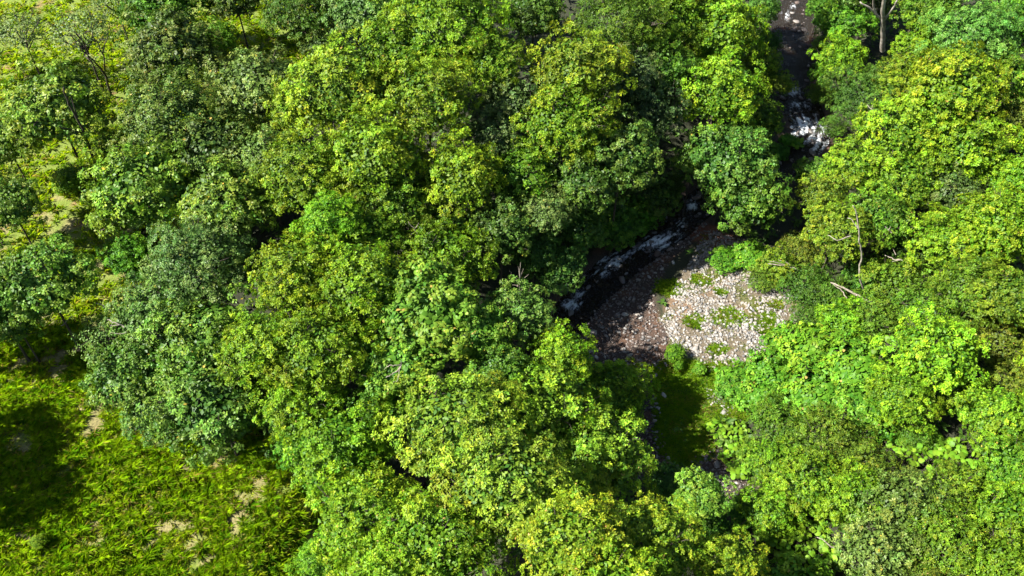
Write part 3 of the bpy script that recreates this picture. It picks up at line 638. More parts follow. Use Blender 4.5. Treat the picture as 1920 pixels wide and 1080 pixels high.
 (1885, 790, 80, 2.6, 'Y', 'yellow crown at the frame above the large round leaves', dict(tint=(.9, 1.1, 1))),
 # the near wood
 (620, 415, 66, 8, 'V', 'neon green small tree standing out above the golden crowns', dict(tint=(1, 1.1, 1))),
 (690, 450, 65, 6.5, 'V', 'green low shoulder of the neon tree', dict(tint=(.7, .72, .8))),
 (560, 520, 100, 7, 'Y', 'golden green crown facing the pale grey tree', dict(tint=(.95, .95, .7))),
 (680, 530, 105, 8, 'Y', 'golden crown behind the broad pale green tree', dict(tint=(.75, .85, .6))),
 (830, 495, 98, 6.8, 'Y', 'dark golden crown reaching towards the dead twigs', dict(tint=(.65, .8, .6))),
 (490, 650, 90, 6.5, 'Y', 'olive golden crown beside the dark pasture edge trees', dict(tint=(.8, .9, .7))),
 (600, 660, 100, 7.5, 'Y', 'golden crown, large, left of the broad pale green tree', dict(tint=(.8, .9, .7))),
 (560, 760, 85, 6, 'Y', 'yellow green crown above the corner of the lower pasture', dict(tint=(.85, 1, .7))),
 (800, 590, 118, 9, 'L', 'broad leaved pale green tree, the upper one, with drooping leaves', {}),
 (745, 690, 92, 8, 'L', 'broad leaved pale green tree, the lower one, around bare white limbs', dict(tint=(.85, .95, .9))),
 (890, 620, 70, 9, 'L', 'small drooping pale green crown near the dead twigs', dict(tint=(.85, .95, .9))),
 (975, 590, 74, 8, 'B', 'grey green tree topped by dead white twigs at the stream', dict(tint=(0.892, 1.15, 0.45))),
 (935, 690, 62, 8, 'D', 'dark green crown between the drooping and the golden trees', dict(tint=(1.33, 1.5, 0.675))),
 (1050, 670, 75, 6.8, 'Y', 'small golden green crown pointing at the wet gravel', dict(tint=(.95, 1.1, .8))),
 (1150, 735, 78, 2.5, 'Y', 'golden crown nearest to the shaded turf', dict(tint=(1, 1.15, .9))),
 (1000, 770, 130, 6.5, 'Y', 'huge golden tree, its top, in the middle of the near wood', dict(tint=(1, 1.1, 1.2))),
 (860, 800, 130, 9, 'Y', 'huge golden tree facing the black gap of the near wood', dict(tint=(1.05, 1.1, 1.5))),
 (1110, 860, 115, 4.0, 'Y', 'wide golden tree shading the turf', dict(tint=(1, 1.1, 1.4))),
 (950, 910, 130, 9, 'Y', 'lowest big golden tree above the wedge shaped gap', dict(tint=(1.1, 1.12, 1.6))),
 (700, 790, 75, 7, 'G', 'dark green crown in the black gap of the near wood', dict(tint=(.75, .85, 1.1))),
 (640, 850, 115, 7.5, 'Y', 'lime golden crown at the corner of the lower pasture', dict(tint=(.8, 1.05, .8))),
 (560, 830, 55, 4, 'G', 'small leafy tree at the rim where the lower pasture ends', dict(tint=(.9, 1.1, 1.1))),
 (690, 980, 120, 9, 'V', 'bright lime tree at the bottom edge beside the pasture', dict(tint=(1.1, .95, 1))),
 (820, 1030, 125, 10, 'V', 'bright lime tree at the bottom edge before the wedge gap', dict(tint=(1, .9, 1))),
 (740, 1130, 130, 10, 'V', 'lime tree cut by the bottom edge below the two lime crowns', dict(tint=(1.1, 1, 1))),
 (1080, 1030, 118, 10, 'V', 'lime tree of leaf rosettes on the far side of the wedge gap', dict(tint=(1.35, 1, 1.3))),
 (1220, 1020, 105, 7.5, 'V', 'lime tree of leaf rosettes beside the one at the wedge gap', dict(tint=(1.3, 1, 1.3))),
 (1150, 1130, 125, 10, 'V', 'lime tree cut by the bottom edge below the rosette trees', dict(tint=(1.2, 1, 1.1))),
 (1360, 1065, 80, 6, 'V', 'lime tree with its edge touching the round leaves', dict(tint=(1.35, 1, 1.2))),
 (1315, 930, 58, 3.4, 'D', 'glossy grey green tree in the shade of the gully', dict(tint=(1.82, 1.9, 0.975))),
 (600, 1050, 55, 5, 'V', 'small lime crown hanging over the pasture corner', dict(tint=(.9, 1, 1))),
 # just beyond the frame
 (-290, 770, 105, 4.5, 'G', 'tree beyond the frame that shades the lower pasture', dict()),
 (-300, 870, 110, 4.5, 'G', 'second tree beyond the frame beside the lower pasture', dict()),
 (-190, 570, 90, 5, 'D', 'third tree beyond the frame beside the pasture', dict()),
 (2010, 250, 90, 5, 'G', 'green tree beyond the frame on the far slope', {}), (2010, 460, 100, 4, 'Y', 'yellow tree beyond the frame on the far slope', {}),
 (2020, 700, 100, 3, 'Y', 'yellow tree beyond the frame amid the vines', {}), (1050, -70, 110, 8, 'Y', 'yellow tree above the top edge', {}),
 (850, -80, 110, 8, 'G', 'green tree above the top edge', {}), (650, -60, 100, 7, 'D', 'dark tree above the top edge', {}), (1250, -70, 110, 8, 'Y', 'yellow tree above the top edge beside the stream', {}),
 (1400, -60, 90, 8, 'D', 'dark tree above the top edge beside the far pool', {}), (1600, -60, 80, 7, 'D', 'dark tree above the top edge on the far bank', {}), (1750, -60, 90, 7, 'Y', 'yellow tree above the top edge on the far bank', {}),
 (480, -80, 100, 6, 'D', 'dark tree above the top edge behind the pasture', {}),
 (1900, -60, 90, 7, 'Y', 'yellow tree above the upper corner', {}),
]
SHRUBS = [
 (1562, 238, 30, 1.0, 'O', 'dark olive bush on the far bank right beside the white water', dict(tint=(.7, 1, .9))),
 (1468, 160, 26, 2.4, 'Y', 'pale yellow leafy branches reaching over the stream bend', dict(tint=(1.1, 1.0, 1.5))),
 (1532, 178, 24, 1.4, 'O', 'thin olive bush over the rocks just above the white water', dict(tint=(.9, 1.1, .9))),
 (1536, 12, 30, 2.6, 'G', 'green bush leaning over the far bank at the very top of the stream', dict(tint=(.8, .9, .8))),
 (1445, 145, 26, 1.6, 'D', 'dark bush on the near bank at the stream bend', dict(tint=(.9, 1.2, .7))),
 (1312, 692, 15, .35, 'R', 'little vine tuft on the turf right under the gravel edge', {}),
 (1392, 748, 26, .4, 'R', 'vine tuft between the turf and the bare earth strip', {}),
 (1256, 900, 40, .8, 'D', 'dark shrub in the gully beneath the wide golden tree', dict(tint=(.8, 1.1, .7))),
 (1332, 990, 46, 1.3, 'G', 'dark green shrub in the gully below the glossy tree', dict(tint=(.7, .8, .8))),
 (1395, 960, 34, .9, 'R', 'dim vine patch in the gully beside the yellow rosette bush', dict(tint=(.6, .7, .8))),
 (1552, 40, 32, 1.4, 'D', 'dark bush on the far bank by the top of the stream', dict(tint=(1, 1.3, .7))),
 (1552, 140, 34, 1.4, 'G', 'green bush overhanging the far bank at the stream bend', dict(tint=(.9, 1, .8))),
 (1545, 175, 26, 1.0, 'O', 'olive bush on the far bank just above the rapids', dict(tint=(.8, 1.1, .8))),
 (1432, 20, 34, 2.4, 'D', 'dark bush on the near bank at the top of the stream', dict(tint=(.9, 1.2, .7))),
 (1440, 80, 30, 2.0, 'D', 'dark bush on the near bank of the far pool', dict(tint=(.9, 1.2, .7))),
 (1045, 500, 62, 4.6, 'D', 'teal dark shrub leaning over the black water', dict(tint=(0.966, 1.2, 0.975))),
 (1085, 430, 60, 5.0, 'D', 'dark shrub on the steep bank above the ferns', dict(tint=(0.906, 1.1, 0.6))),
 (1155, 420, 60, 1.8, 'D', 'dark undergrowth shrub on the steep bank over the lower rapids', dict(tint=(0.966, 1.3, 0.525))),
 (1200, 410, 42, 1.4, 'G', 'mossy green shrub at the bank beside the lower rapids', dict(tint=(.8, .9, .7))),
 (1230, 360, 60, 2.2, 'D', 'dark shrub at the mouth of the shaded gorge', dict(tint=(0.724, 0.8, 0.45))),
 (1000, 470, 56, 5.4, 'D', 'shaded shrub behind the dead white twigs', dict(tint=(0.966, 1.2, 0.75))),
 (1265, 662, 21, .6, 'V', 'round bright green bush alone between brown gravel and turf', dict(tint=(.75, .85, 1))),
 (1272, 685, 12, .4, 'V', 'tiny bright bush right under the round bright bush', dict(tint=(.8, .9, 1))),
 (1362, 488, 36, .4, 'G', 'low green mound of herbs on the upper gravel', dict(tint=(1, 1.2, 1), xz=.6)),
 (1410, 478, 40, .6, 'R', 'leafy green mound below the dark trees at the back of the gravel', dict(xz=.8)),
 (1455, 500, 45, .8, 'G', 'yellowish mound under the pale fallen branches', dict(tint=(1.5, 1.1, 1))),
 (1430, 525, 34, .6, 'O', 'olive bush at the gravel beside the dark nook', dict(tint=(1, 1.2, 1))),
 (1500, 470, 48, 1, 'O', 'ochre bush behind the pale fallen branches', dict(tint=(1.2, 1.1, 1))),
 (1520, 540, 62, 1.1, 'O', 'dark olive bush beside the leaning logs', dict(tint=(.55, .85, .8))),
 (1560, 560, 55, 1.1, 'O', 'olive green bush crossed by the leaning logs', dict(tint=(.7, 1, .8))),
 (1520, 600, 40, .8, 'O', 'olive bush at the tip of the sunlit gravel', dict(tint=(.6, .9, .8))),
 (1580, 610, 60, 1.4, 'Y', 'yellow green bush above the vine carpet', dict(tint=(.9, 1.2, 1))),
 (1640, 600, 60, 1.4, 'O', 'olive bush at the foot of the crooked trunk', dict(tint=(.9, 1.2, .9))),
 (1700, 540, 85, 2, 'O', 'wide olive bush on the slope below the dark hollow', dict(tint=(1, 1.25, .8))),
 (1750, 580, 70, 1.6, 'O', 'olive green bush behind the rounded lime tree', dict(tint=(.75, 1.1, .8))),
 (1620, 520, 50, 1.4, 'G', 'green bush around the foot of the crooked pale trunk', dict(tint=(.7, .8, 1))),
 (1700, 470, 50, 2, 'D', 'dark bush in the hollow with the fallen branches', dict(tint=(0.724, 0.8, 0.525))),
 (1880, 640, 80, 1.6, 'O', 'brownish olive bush at the frame beside the rounded lime tree', dict(tint=(1.2, 1.1, 1))),
 (1900, 720, 60, 1.5, 'O', 'brownish olive bush at the frame below its twin', dict(tint=(1.2, 1.15, 1))),
 (1478, 262, 18, .5, 'R', 'broad leaved bush in front of the upper rapids', dict(tint=(.8, 1, 1))),
 (1462, 285, 22, .6, 'R', 'small broad leaved bush beside the one at the upper rapids', dict(tint=(.5, .7, .9))),
 (1548, 85, 30, 1.2, 'D', 'small dark bush at the far bank of the upper stream', dict(tint=(1.21, 1.3, 0.6))),
 (1525, 330, 42, 1.2, 'D', 'green shaded bush below the upper rapids', dict(tint=(1.21, 1.4, 0.75))),
 (1470, 640, 42, .7, 'R', 'vine mound at the lower rim of the sunlit gravel', {}),
 (1530, 660, 75, 1.1, 'R', 'bright vine mound above the middle of the vine carpet', dict(tint=(1.2, 1.05, 1))),
 (1610, 690, 80, 1.2, 'R', 'bright vine mound behind the rounded lime tree', {}),
 (1450, 700, 62, .8, 'R', 'vine mound between the turf and the sunlit gravel', dict(tint=(.9, .95, 1))),
 (1540, 740, 80, 1.1, 'R', 'vine mound in the middle of the vine carpet', dict(tint=(.95, .95, 1))),
 (1440, 750, 55, .7, 'R', 'vine mound beside the bare earth strip', dict(tint=(.9, .95, 1))),
 (1620, 770, 70, 1.2, 'R', 'vine mound in front of the black gap', dict(tint=(.85, .9, 1))),
 (1380, 720, 50, .5, 'R', 'low vine mound spilling onto the turf', dict(tint=(.85, .9, 1), xz=.6)),
 (1470, 800, 75, 1.1, 'O', 'olive bush beside the bare strip of earth', dict(tint=(.8, 1.1, .7))),
 (1560, 830, 90, 1.4, 'O', 'large brownish olive bush with dry stems', dict(tint=(.9, 1.05, .8))),
 (1450, 870, 60, 1.1, 'Y', 'yellow green bush next to the big round leaves of the gully', dict(tint=(.7, .9, .8))),
 (1520, 910, 80, 1.6, 'Y', 'yellow rosette bush above the lower round leaves', dict(tint=(.85, 1, .9))),
 (1620, 880, 70, 1.4, 'O', 'brown tinged olive bush beside the large round leaves', dict(tint=(1, 1.1, .9))),
 (1600, 940, 75, 1.6, 'Y', 'yellow rosette bush beside the silver bush', dict(tint=(.9, 1.1, .9))),
 (1440, 960, 62, 1.5, 'Y', 'yellow rosette bush at the mouth of the gully', dict(tint=(.85, 1.05, .9))),
 (1700, 960, 95, 1.6, 'B', 'silvery grey bush of fine twigs, the upper one', dict(tint=(0.892, 0.95, 0.413))),
 (1650, 1040, 85, 1.8, 'B', 'silver bush at the bottom edge beside the round leaves', dict(tint=(1.26, 1.25, 0.675))),
 (1790, 930, 80, 1.5, 'O', 'olive bush of fine leaves above the silvery one', dict(tint=(1.1, 1.3, .8))),
 (1790, 1030, 100, 1.8, 'O', 'olive bush at the bottom edge beside the silver bush', dict(tint=(1.1, 1.35, .7))),
 (1890, 970, 85, 1.6, 'Y', 'yellow bush at the frame near the lower corner', dict(tint=(.8, 1, .8))),
 (1910, 880, 70, 1.5, 'G', 'green bush at the frame beside the large round leaves', dict(tint=(1.2, 1.2, 1))),
 (1900, 1070, 90, 1.8, 'O', 'olive bush in the lower corner', dict(tint=(1.2, 1.5, .7))),
 (1720, 820, 45, 1, 'O', 'small dark bush behind the large round leaves', dict(tint=(.8, 1.2, .8))),
 (1830, 760, 60, 1.3, 'Y', 'yellow bush between the rounded lime tree and the large leaves', dict(tint=(.9, 1.15, 1))),
 (2000, 900, 100, 1.5, 'O', 'olive bush beyond the frame', {}), (1500, 1130, 90, 1.6, 'R', 'vine mound below the bottom edge', {}), (1750, 1150, 100, 1.8, 'O', 'olive bush below the bottom edge', {}),
 (70, 1015, 16, .45, 'V', 'single pale yellow sapling in the grass of the lower pasture', dict(tint=(1.4, 1.1, 1.3))),
 (240, 480, 50, 1.0, 'G', 'bright bush on the grass strip above the red earth', dict(tint=(1, 1.2, 1))),
 (210, 270, 40, .9, 'G', 'yellowish bush at the end of the slanting trunk tree shade', dict(tint=(1.5, 1.2, 1))),
 (130, 335, 40, .5, 'V', 'green bush at the foot of the slanting dark trunk', dict(tint=(1.1, 1, 1), xz=.6)),
 (240, 290, 26, .8, 'V', 'small yellow green bush in the shade gap above the grass strip', dict(tint=(1.2, .9, 1))),
]
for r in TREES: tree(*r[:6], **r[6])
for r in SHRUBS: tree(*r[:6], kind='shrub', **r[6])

# ------------------------------------------------------------------ big round leaves
def big_leaf_mesh(seed):
    rg = np.random.default_rng(seed); n = 14; V = [(0, .12, .0)]
    for i in range(n):
        a = 2 * math.pi * i / n - math.pi / 2; r = 1.0 * (1 - .35 * math.exp(-((i % n) / .8) ** 2)) * rg.uniform(.93, 1.05) * (1 + .12 * math.sin(a))
        V.append((r * math.cos(a) * .95, r * math.sin(a), -.16 * r * r + .05 * math.sin(3 * a + seed)))
    F = [(0, i + 1, (i + 1) % n + 1) for i in range(n)]
    c = np.tile(np.array([.12, .26, .015]), (n + 1, 1)) * rg.uniform(.75, 1.2, (n + 1, 1)); c[0] *= 1.3
    me = mesh_np('leaf', np.array(V), np.array(F), M_LEAF, c, True); return me
BL = [big_leaf_mesh(i) for i in range(5)]
def petiole_mesh(L): t = Tubes(); t.add([(0, 0, 0), (.05, 0, L * .5), (0, 0, L)], [.02, .016, .012], 4); return t.mesh('stalk', M_BARK)
def leaf_plant(label, spots, n, size, h, seed, tint=(1, 1, 1)):
    rg = np.random.default_rng(seed); cx, cy, cz = at(spots[0][0], spots[0][1]); root = link('large_leaf_plant', None, None, (cx, cy, cz))
    tag(root, label, 'plant', 'large leaved plants'); pts = []; tries = 0
    while len(pts) < n and tries < n * 60:
        tries += 1; a, b, ra, rb = spots[int(rg.integers(len(spots)))]; u = rg.uniform(-1, 1, 2)
        if u @ u > 1: continue
        hh = h * (1.15 - .5 * (u @ u)) * rg.uniform(.8, 1.15); x, y, z = at(a + u[0] * ra, b + u[1] * rb, hh); s = size * rg.uniform(.65, 1.2)
        if any((x - p[0]) ** 2 + (y - p[1]) ** 2 < (.50 * (s + p[3])) ** 2 for p in pts): continue
        pts.append((x, y, z, s))
    T = Tubes()
    for i, (x, y, z, s) in enumerate(pts):
        o = link('leaf', BL[i % 5], root, (x - cx, y - cy, z - cz), (rg.normal(0, .5) + .15, rg.normal(0, .5) - .1, rg.uniform(0, 6.28)), (s, s, s))
        v = rg.uniform(.45, 1.1); o.color = (v * tint[0] * rg.uniform(.9, 1.3), v * tint[1], v * tint[2], 1)
        g = H1(float(x), float(y)) - cz
        T.add([((x - cx) * .96, (y - cy) * .96, g - .05), (x - cx, y - cy, (g + z - cz) / 2), (x - cx, y - cy, z - cz - .03)], [.022, .017, .012], 4)
    s_ = link('stalks', T.mesh('stalks', M_BARK), root)
leaf_plant('plant with huge round green leaves beside the olive bushes, widest patch', [(1730, 840, 55, 30), (1790, 860, 60, 38), (1700, 825, 40, 18), (1820, 885, 34, 22)], 290, .145, .9, 1)
leaf_plant('plant with round green leaves hanging into the gully beside the turf', [(1365, 810, 38, 26), (1382, 850, 34, 28), (1388, 880, 22, 18), (1345, 800, 22, 12)], 240, .14, .55, 2)
leaf_plant('plant with round green leaves at the bottom edge beside the lime tree', [(1500, 1010, 50, 40), (1530, 1050, 50, 36), (1460, 1010, 40, 44)], 290, .145, .8, 3)
leaf_plant('small clump of round leaves between the rosette bush and olive bush', [(1620, 900, 26, 26), (1625, 930, 16, 18)], 70, .14, 1.0, 4)
leaf_plant('bright leaf rosette at the foot of the upper rapids', [(1490, 268, 20, 9)], 14, .2, .7, 5, (1.0, 1.1, 1))
leaf_plant('patch of round green leaves on the vine carpet', [(1660, 650, 60, 22), (1600, 655, 40, 20)], 170, .14, 1.9, 6, (.9, 1, 1))

# ------------------------------------------------------------------ grass
def tussocks(P, n, hgt, blades, width, seed, zone=None, c0=(.06, .15, .004), c1=(.32, .40, .016), dry=(.40, .34, .10), spread=.30, dryp=.10):
    rg = np.random.default_rng(seed); q = sample_in(P, n, rg) if not callable(P) else P(n, rg)
    if zone is not None: q = q[zone(q[:, 0], q[:, 1], rg)]
    n = len(q); z = H(q[:, 0], q[:, 1]); S = rg.uniform(.6, 1.3, n); base = np.stack([q[:, 0], q[:, 1], z - .02], 1)
    ti = np.repeat(np.arange(n), blades); m = len(ti); a = rg.uniform(0, 6.28, m); r = np.abs(rg.normal(0, .5, m)) * spread * S[ti]
    out = np.stack([np.cos(a), np.sin(a), 0 * a], 1); P0 = base[ti] + out * r[:, None] * .6
    h = hgt * S[ti] * rg.uniform(.5, 1.15, m); lean = rg.uniform(.4, 1.5, m) + r * .4
    mid = P0 + out * (lean * h * .35)[:, None] + np.array([0, 0, 1]) * (h * .62)[:, None]
    tip = P0 + out * (lean * h * 1.0)[:, None] + np.array([0, 0, 1]) * (h * (1 - lean * .35))[:, None]
    b2 = rg.uniform(0, 6.28, m); side = np.stack([np.cos(b2), np.sin(b2), 0 * b2], 1) * (width * rg.uniform(.6, 1.3, m))[:, None]
    V = np.stack([P0, mid + side * .5, tip, mid - side * .5], 1).reshape(-1, 3)
    F = (np.array([[0, 1, 2], [0, 2, 3]])[None] + (np.arange(m) * 4)[:, None, None]).reshape(-1, 3)
    v = np.clip(rg.random(n)[ti] * .8 + rg.random(m) * .5 - .15, 0, 1)[:, None]; c = np.array(c0) * (1 - v) + np.array(c1) * v
    dr = rg.random(m) < (dryp + .25 * smooth(.55, .7, fbm(q[:, 0] * 1.2, q[:, 1] * 1.2, 21)))[ti]; c[dr] = np.array(dry)
    return V, F, np.repeat(c, 4, 0)
def patchy(x, y, rg): return rg.random(len(x)) < 0.1 + .9 * (1 - smooth(.57, .65, fbm(x * 1.2, y * 1.2, 21)))
NEARP = poly_world([(-300, 1300), (-300, 600), (230, 620), (560, 860), (640, 960), (660, 1300)])
V1, F1, C1 = tussocks(NEARP, 4600, .25, 76, .022, 1, patchy, (.09, .26, .006), (.44, .60, .02), spread=.25, dryp=.04)
V2, F2, C2 = tussocks(NEARP, 7000, .15, 22, .032, 9, patchy, (.24, .32, .012), (.46, .54, .03), spread=.5, dryp=.16)
V = np.vstack([V1, V2]); F = np.vstack([F1, F2 + len(V1)]); C = np.vstack([C1, C2]); tag(link('pasture_grass', mesh_np('pasture_grass', V, F, M_GRASS, C)), kind='stuff')
tag(bpy.data.objects['pasture_grass'], 'tufted yellow green pasture grass with straw coloured gaps', 'grass')
V, F, C = tussocks(poly_world([(-300, 640), (-300, -100), (640, -100), (600, 220), (300, 560), (230, 640)]), 8200, .30, 14, .048, 2, patchy, (.12, .27, .006), (.45, .55, .02))
tag(link('pasture_grass', mesh_np('pasture_grass', V, F, M_GRASS, C)), 'yellow green grass growing between the far pasture trees', 'grass', kind='stuff')
V, F, C = tussocks(TURF, 2200, .13, 24, .024, 3, None, (.09, .24, .008), (.32, .48, .02), spread=.3, dryp=.03)
tag(link('turf_grass', mesh_np('turf_grass', V, F, M_GRASS, C)), 'short mossy turf beside the dark gully', 'grass', kind='stuff')
def disc(px, py, ra, rb):
    def f(n, rg):
        out = []
        while len(out) < n:
            u = rg.normal(0, .5, 2) + .35 * np.array([math.sin(px + 5 * rg.random()), math.cos(py + 5 * rg.random())])
            if u @ u < 2: out.append(at(px + u[0] * ra, py + u[1] * rb)[:2])
        return np.array(out)
    return f
for i, (a, b, ra, rb, lb) in enumerate([
    (1365, 594, 32, 14, 'round clump of green grass in the middle of the sunlit gravel'),
    (1250, 541, 21, 14, 'mossy green clump at the border of shaded and sunlit gravel'),
    (1316, 524, 17, 9, 'thin grassy clump below the low green herb mound'),
    (1345, 656, 14, 8, 'olive moss patch beside the large white boulder'),
    (1300, 602, 16, 11, 'sparse weeds among stones uphill of the large white boulder'),
    (1442, 598, 15, 11, 'pale green weed on the gravel near the brown hollow'),
    (1425, 612, 22, 8, 'brownish weeds in the hollow of the gravel'),
    (1350, 548, 11, 5, 'tiny green weed among pale stones'),
    (1455, 572, 12, 8, 'small yellow weed under the dark olive bush'),
    (1370, 690, 36, 8, 'grassy fringe below the sunlit gravel'),
    (1445, 620, 22, 12, 'brown dry tuft at the tip of the gravel'),
    (1380, 775, 22, 12, 'yellow grass tuft beside the bare earth strip'),
    (1310, 745, 16, 8, 'yellow green tuft on the upper turf')]):
    V, F, C = tussocks(disc(a, b, ra, rb), int(22 + ra * rb / 2), .13, 26, .035, 20 + i, None, (.08, .20, .006), (.28, .42, .018), spread=.24, dryp=.05)
    tag(link('grass_clump', mesh_np('grass_clump', V, F, M_GRASS, C)), lb, 'grass clump', 'grass clumps on the gravel')
V, F, C = tussocks(BAR, 2600, .09, 14, .025, 61, lambda x, y, rg: rg.random(len(x)) < smooth(0.48, 0.64, fbm(x * .9, y * .9, 71)), (.07, .14, .01), (.24, .30, .04), spread=.25)
tag(link('weeds', mesh_np('weeds', V, F, M_GRASS, C)), 'thin weeds sprouting between the stones of the gravel', 'weeds', kind='stuff')
# ferns and herbs under the trees: one uncountable layer
rg = np.random.default_rng(77); q = rg.uniform([-46, 8], [46, 88], (14000, 2)); s = river_sd(q[:, 0], q[:, 1])
ok = (np.abs(s) > np.where((q[:, 1] > 30) & (q[:, 1] < 80), 2.0, .0)) & ~inside(BAR, q[:, 0], q[:, 1]) & ~inside(WET, q[:, 0], q[:, 1]) & ~inside(TURF, q[:, 0], q[:, 1]) & ~inside(PAST, q[:, 0], q[:, 1])
q = q[ok]; n = len(q); z = H(q[:, 0], q[:, 1]) + rg.uniform(.1, .7, n); k = 7; m = n * k
a = rg.uniform(0, 6.28, m); tl = rg.uniform(-.2, .9, m); A = np.stack([np.cos(a) * np.cos(tl), np.sin(a) * np.cos(tl), np.sin(tl)], 1); N_ = np.stack([-np.cos(a) * np.sin(tl), -np.sin(a) * np.sin(tl), np.cos(tl)], 1)
v = rg.random(m)[:, None]; V, F, C = leaves(np.repeat(np.stack([q[:, 0], q[:, 1], z], 1), k, 0), A, N_, rg.uniform(.2, .5, m), rg.uniform(.1, .2, m), np.array([.03, .08, .012]) * (1 - v) + np.array([.09, .17, .02]) * v)
tag(link('undergrowth', mesh_np('undergrowth', V, F, M_LEAF, C)), 'leafy undergrowth covering the forest floor', 'undergrowth', kind='stuff')

# ------------------------------------------------------------------ bare wood
def wood(name, label, pts_px, r0, r1, mat, cat, side=(), seed=0, group=None):
    """pts_px: (px, py, height over ground); side: the same lists for side limbs"""
    rg = np.random.default_rng(seed)
    P = np.array([at(*p) for p in pts_px]); o0 = P[0].copy(); root = link(name, None, None, tuple(o0)); tag(root, label, cat, group)
    def tube(P, ra, rb, nm):
        Q = catmull(P, 4) if len(P) > 2 else P; Q = Q + rg.normal(0, .02, Q.shape); t = Tubes(); t.add(Q - o0, np.linspace(ra, rb, len(Q)) * (.72 if ra < .15 else .85), 7); link(nm, t.mesh(nm, mat), root)
    tube(P, r0, r1, 'stem')
    for sd_ in side: tube(np.array([at(*p) for p in sd_]), r0 * .55, r1 * .5, 'branch')
wood('pale_trunk_tree', 'tree with a straight whitish trunk forking near the top edge', [(1655, 95, 3.5), (1656, 60, 5.6), (1656, 20, 8), (1657, -20, 10)], .22, .13, M_PALE, 'tree',
     [[(1656, 38, 6.9), (1644, 28, 7.5), (1638, 10, 8.4), (1638, -10, 9.4)], [(1657, 38, 6.9), (1668, 24, 7.8), (1680, 5, 8.8), (1690, -20, 10)], [(1644, 28, 7.5), (1630, 14, 8.2), (1612, 4, 8.8)]], 1)
wood('crooked_trunk_tree', 'slender crooked whitish trunk rising from the hollow by the leaning logs', [(1622, 548, 1.3), (1612, 520, 2.8), (1612, 500, 3.6), (1616, 478, 4.6), (1612, 455, 5.6), (1610, 430, 6.6), (1606, 400, 7.6), (1600, 385, 8.2)], .085, .035, M_PALE, 'tree',
     [[(1608, 428, 6.6), (1600, 415, 7), (1590, 408, 7.2)], [(1594, 442, 6.2), (1570, 450, 6.2), (1552, 440, 6.2)]], 2)
wood('log', 'thick pale log leaning down through the olive bushes', [(1635, 568, 1.7), (1605, 552, 1.9), (1580, 540, 2.1), (1560, 530, 2.2)], .13, .05, M_DEAD, 'log', (), 3)
wood('log', 'thin pale pole beside the thick leaning log', [(1588, 560, 1.9), (1578, 545, 2.1), (1560, 531, 2.3)], .05, .03, M_DEAD, 'log', (), 4)
wood('dead_branch', 'forked pale dead branch lying over the yellow mound', [(1497, 506, 1.5), (1470, 498, 1.6), (1440, 494, 1.6)], .06, .03, M_DEAD, 'branch', [[(1490, 502, 1.6), (1475, 492, 1.7), (1462, 488, 1.7)], [(1475, 499, 1.6), (1455, 492, 1.8), (1442, 489, 1.7)]], 5)
wood('dead_branch', 'pale dead branch sticking out of the dark hollow on the slope', [(1692, 488, 3.6), (1675, 486, 3.7), (1660, 478, 3.8)], .055, .025, M_DEAD, 'branch', [[(1690, 488, 3.6), (1672, 491, 3.6)], [(1680, 478, 3.8), (1674, 466, 4)]], 6)
wood('dead_branch', 'small white forked twig above the dark hollow', [(1672, 436, 4.8), (1666, 430, 5), (1660, 424, 5.2)], .05, .02, M_DEAD, 'branch', [[(1666, 432, 5), (1671, 424, 5.3)]], 7)
wood('dead_branch', 'cluster of white dead twigs pointing up at the stream tree', [(972, 535, 8), (974, 520, 8.8), (976, 492, 10)], .05, .015, M_DEAD, 'branch',
     [[(973, 530, 8.2), (962, 516, 8.8), (955, 506, 9.2)], [(975, 526, 8.4), (985, 520, 8.8), (992, 515, 9.1)], [(974, 518, 8.9), (970, 500, 9.6)], [(972, 533, 8.2), (985, 528, 8.5), (990, 532, 8.4)], [(972, 534, 8), (960, 535, 8.1)], [(976, 520, 8.8), (981, 505, 9.4)]], 8)
wood('dead_branch', 'bare twigs hanging over the water below the stream tree', [(1025, 610, 6), (1032, 598, 6.4), (1036, 575, 7)], .04, .015, M_DEAD, 'branch', [[(1025, 608, 6), (1016, 596, 6.4), (1018, 590, 6.6)], [(1030, 602, 6.2), (1042, 598, 6.4), (1045, 590, 6.6)], [(1010, 582, 6.8), (1022, 574, 7)]], 9)
wood('dead_branch', 'white bare limbs forking inside the broad leaved pale tree', [(753, 683, 11.2), (745, 695, 11), (735, 701, 10.9), (724, 708, 10.8)], .055, .02, M_DEAD, 'branch', [[(753, 684, 11.2), (740, 684, 11.2), (728, 685, 11), (722, 692, 10.8)], [(751, 686, 11.2), (749, 700, 11), (744, 714, 10.7), (738, 716, 10.6)], [(753, 683, 11.2), (750, 674, 11.4)]], 10)
wood('dead_branch', 'bare white twigs poking out of the shaded pasture edge', [(207, 582, 4.4), (194, 574, 4.6), (182, 568, 4.8)], .045, .02, M_DEAD, 'branch', [[(200, 578, 4.5), (192, 570, 4.8)]], 11)
wood('dead_branch', 'lone white stick pointing down to the red earth', [(115, 612, 3), (126, 601, 3.2), (137, 592, 3.4)], .04, .02, M_DEAD, 'branch', (), 12)
wood('dead_branch', 'white dead twigs lying on the grey green tree at the pasture edge', [(232, 612, 6), (215, 605, 6.2), (200, 600, 6.2)], .045, .02, M_DEAD, 'branch', [[(225, 608, 6.1), (205, 611, 6.1)], [(238, 622, 5.8), (222, 626, 5.8), (205, 624, 5.8)]], 13)
wood('dead_branch', 'pale dead twigs at the edge of the grass strip', [(212, 432, 3), (196, 430, 3.2), (183, 438, 3.2)], .045, .02, M_DEAD, 'branch', [[(200, 430, 3.2), (188, 418, 3.5)], [(200, 425, 3.2), (192, 432, 3.2)]], 14)
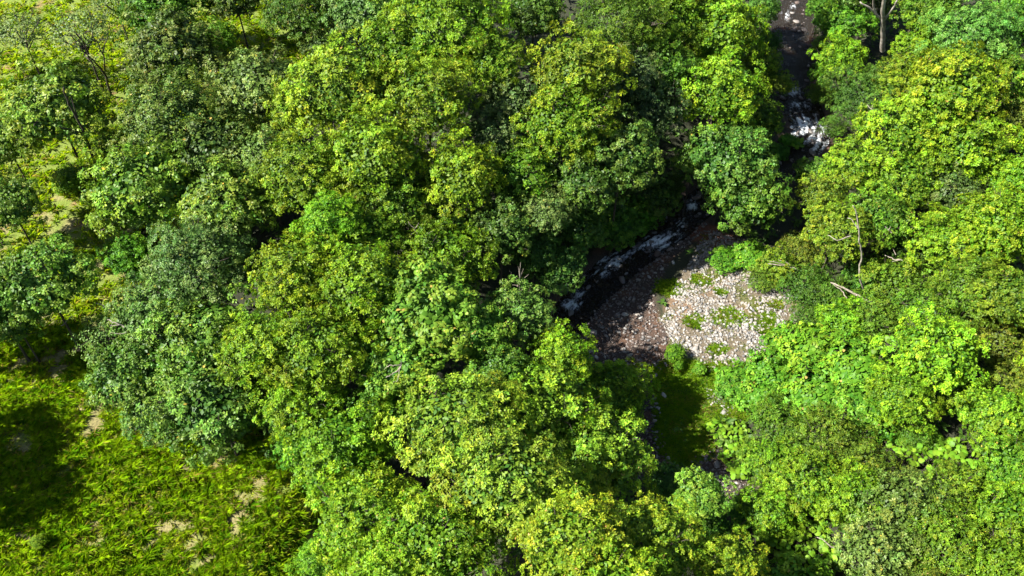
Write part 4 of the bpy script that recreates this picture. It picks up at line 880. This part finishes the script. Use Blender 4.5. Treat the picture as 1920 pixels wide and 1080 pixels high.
wood('dead_branch', 'tangle of bare brown twigs below the olive crown', [(790, 450, 6.5), (778, 432, 7), (765, 415, 7.4)], .05, .02, M_DEAD, 'branch', [[(790, 450, 6.5), (800, 440, 6.8), (812, 432, 7)], [(780, 435, 7), (770, 440, 7)], [(778, 430, 7), (785, 418, 7.3)]], 15)
wood('dead_branch', 'bare twigs in the ochre brown crown near the frame', [(1865, 212, 6.6), (1872, 195, 7), (1878, 178, 7.4)], .05, .02, M_DEAD, 'branch', [[(1870, 200, 6.9), (1862, 188, 7.2)], [(1872, 195, 7), (1884, 188, 7.2)]], 16)
wood('dead_branch', 'pale stick lying above the lower round leaves', [(1562, 1026, 2.6), (1548, 1016, 2.7), (1532, 1006, 2.7)], .04, .02, M_DEAD, 'branch', (), 17)
wood('dead_branch', 'short bare twig over the dark gap beside the olive tree of the upper rapids', [(1640, 212, 6.6), (1632, 204, 6.9), (1626, 196, 7.1)], .045, .02, M_DEAD, 'branch', [[(1634, 206, 6.8), (1636, 196, 7.1)]], 18)
wood('forked_bare_tree', 'dark forked bare trunk standing in the open far grass', [(209, 181, 0), (202, 158, 1.6), (196, 138, 3), (180, 118, 4.2), (160, 100, 5.2), (148, 84, 6)], .12, .04, M_BARKD, 'tree',
     [[(196, 138, 3), (195, 110, 4.8), (186, 88, 6), (174, 64, 7.4), (172, 45, 8.2)], [(192, 100, 5.2), (198, 82, 6.4), (202, 68, 7)], [(168, 112, 4.7), (160, 90, 5.8), (150, 80, 6.4)], [(180, 78, 6.6), (165, 70, 7.2)]], 19)
wood('slanting_bare_trunk', 'long dark slanting trunk under the open green crown', [(188, 334, 0), (178, 305, 1.8), (165, 270, 4), (155, 240, 5.6), (130, 195, 7.6), (118, 165, 9)], .13, .06, M_BARKD, 'tree trunk', [[(160, 252, 5), (140, 245, 5.6), (110, 236, 6.4)], [(145, 222, 6.4), (132, 180, 8.4)]], 20)
wood('thin_trunk', 'pair of thin dark stems beside the slanting trunk', [(235, 312, 0), (225, 290, 1.6), (205, 262, 3.4)], .07, .03, M_BARKD, 'tree trunk', [[(226, 309, .2), (212, 282, 1.8), (196, 264, 3)]], 21)
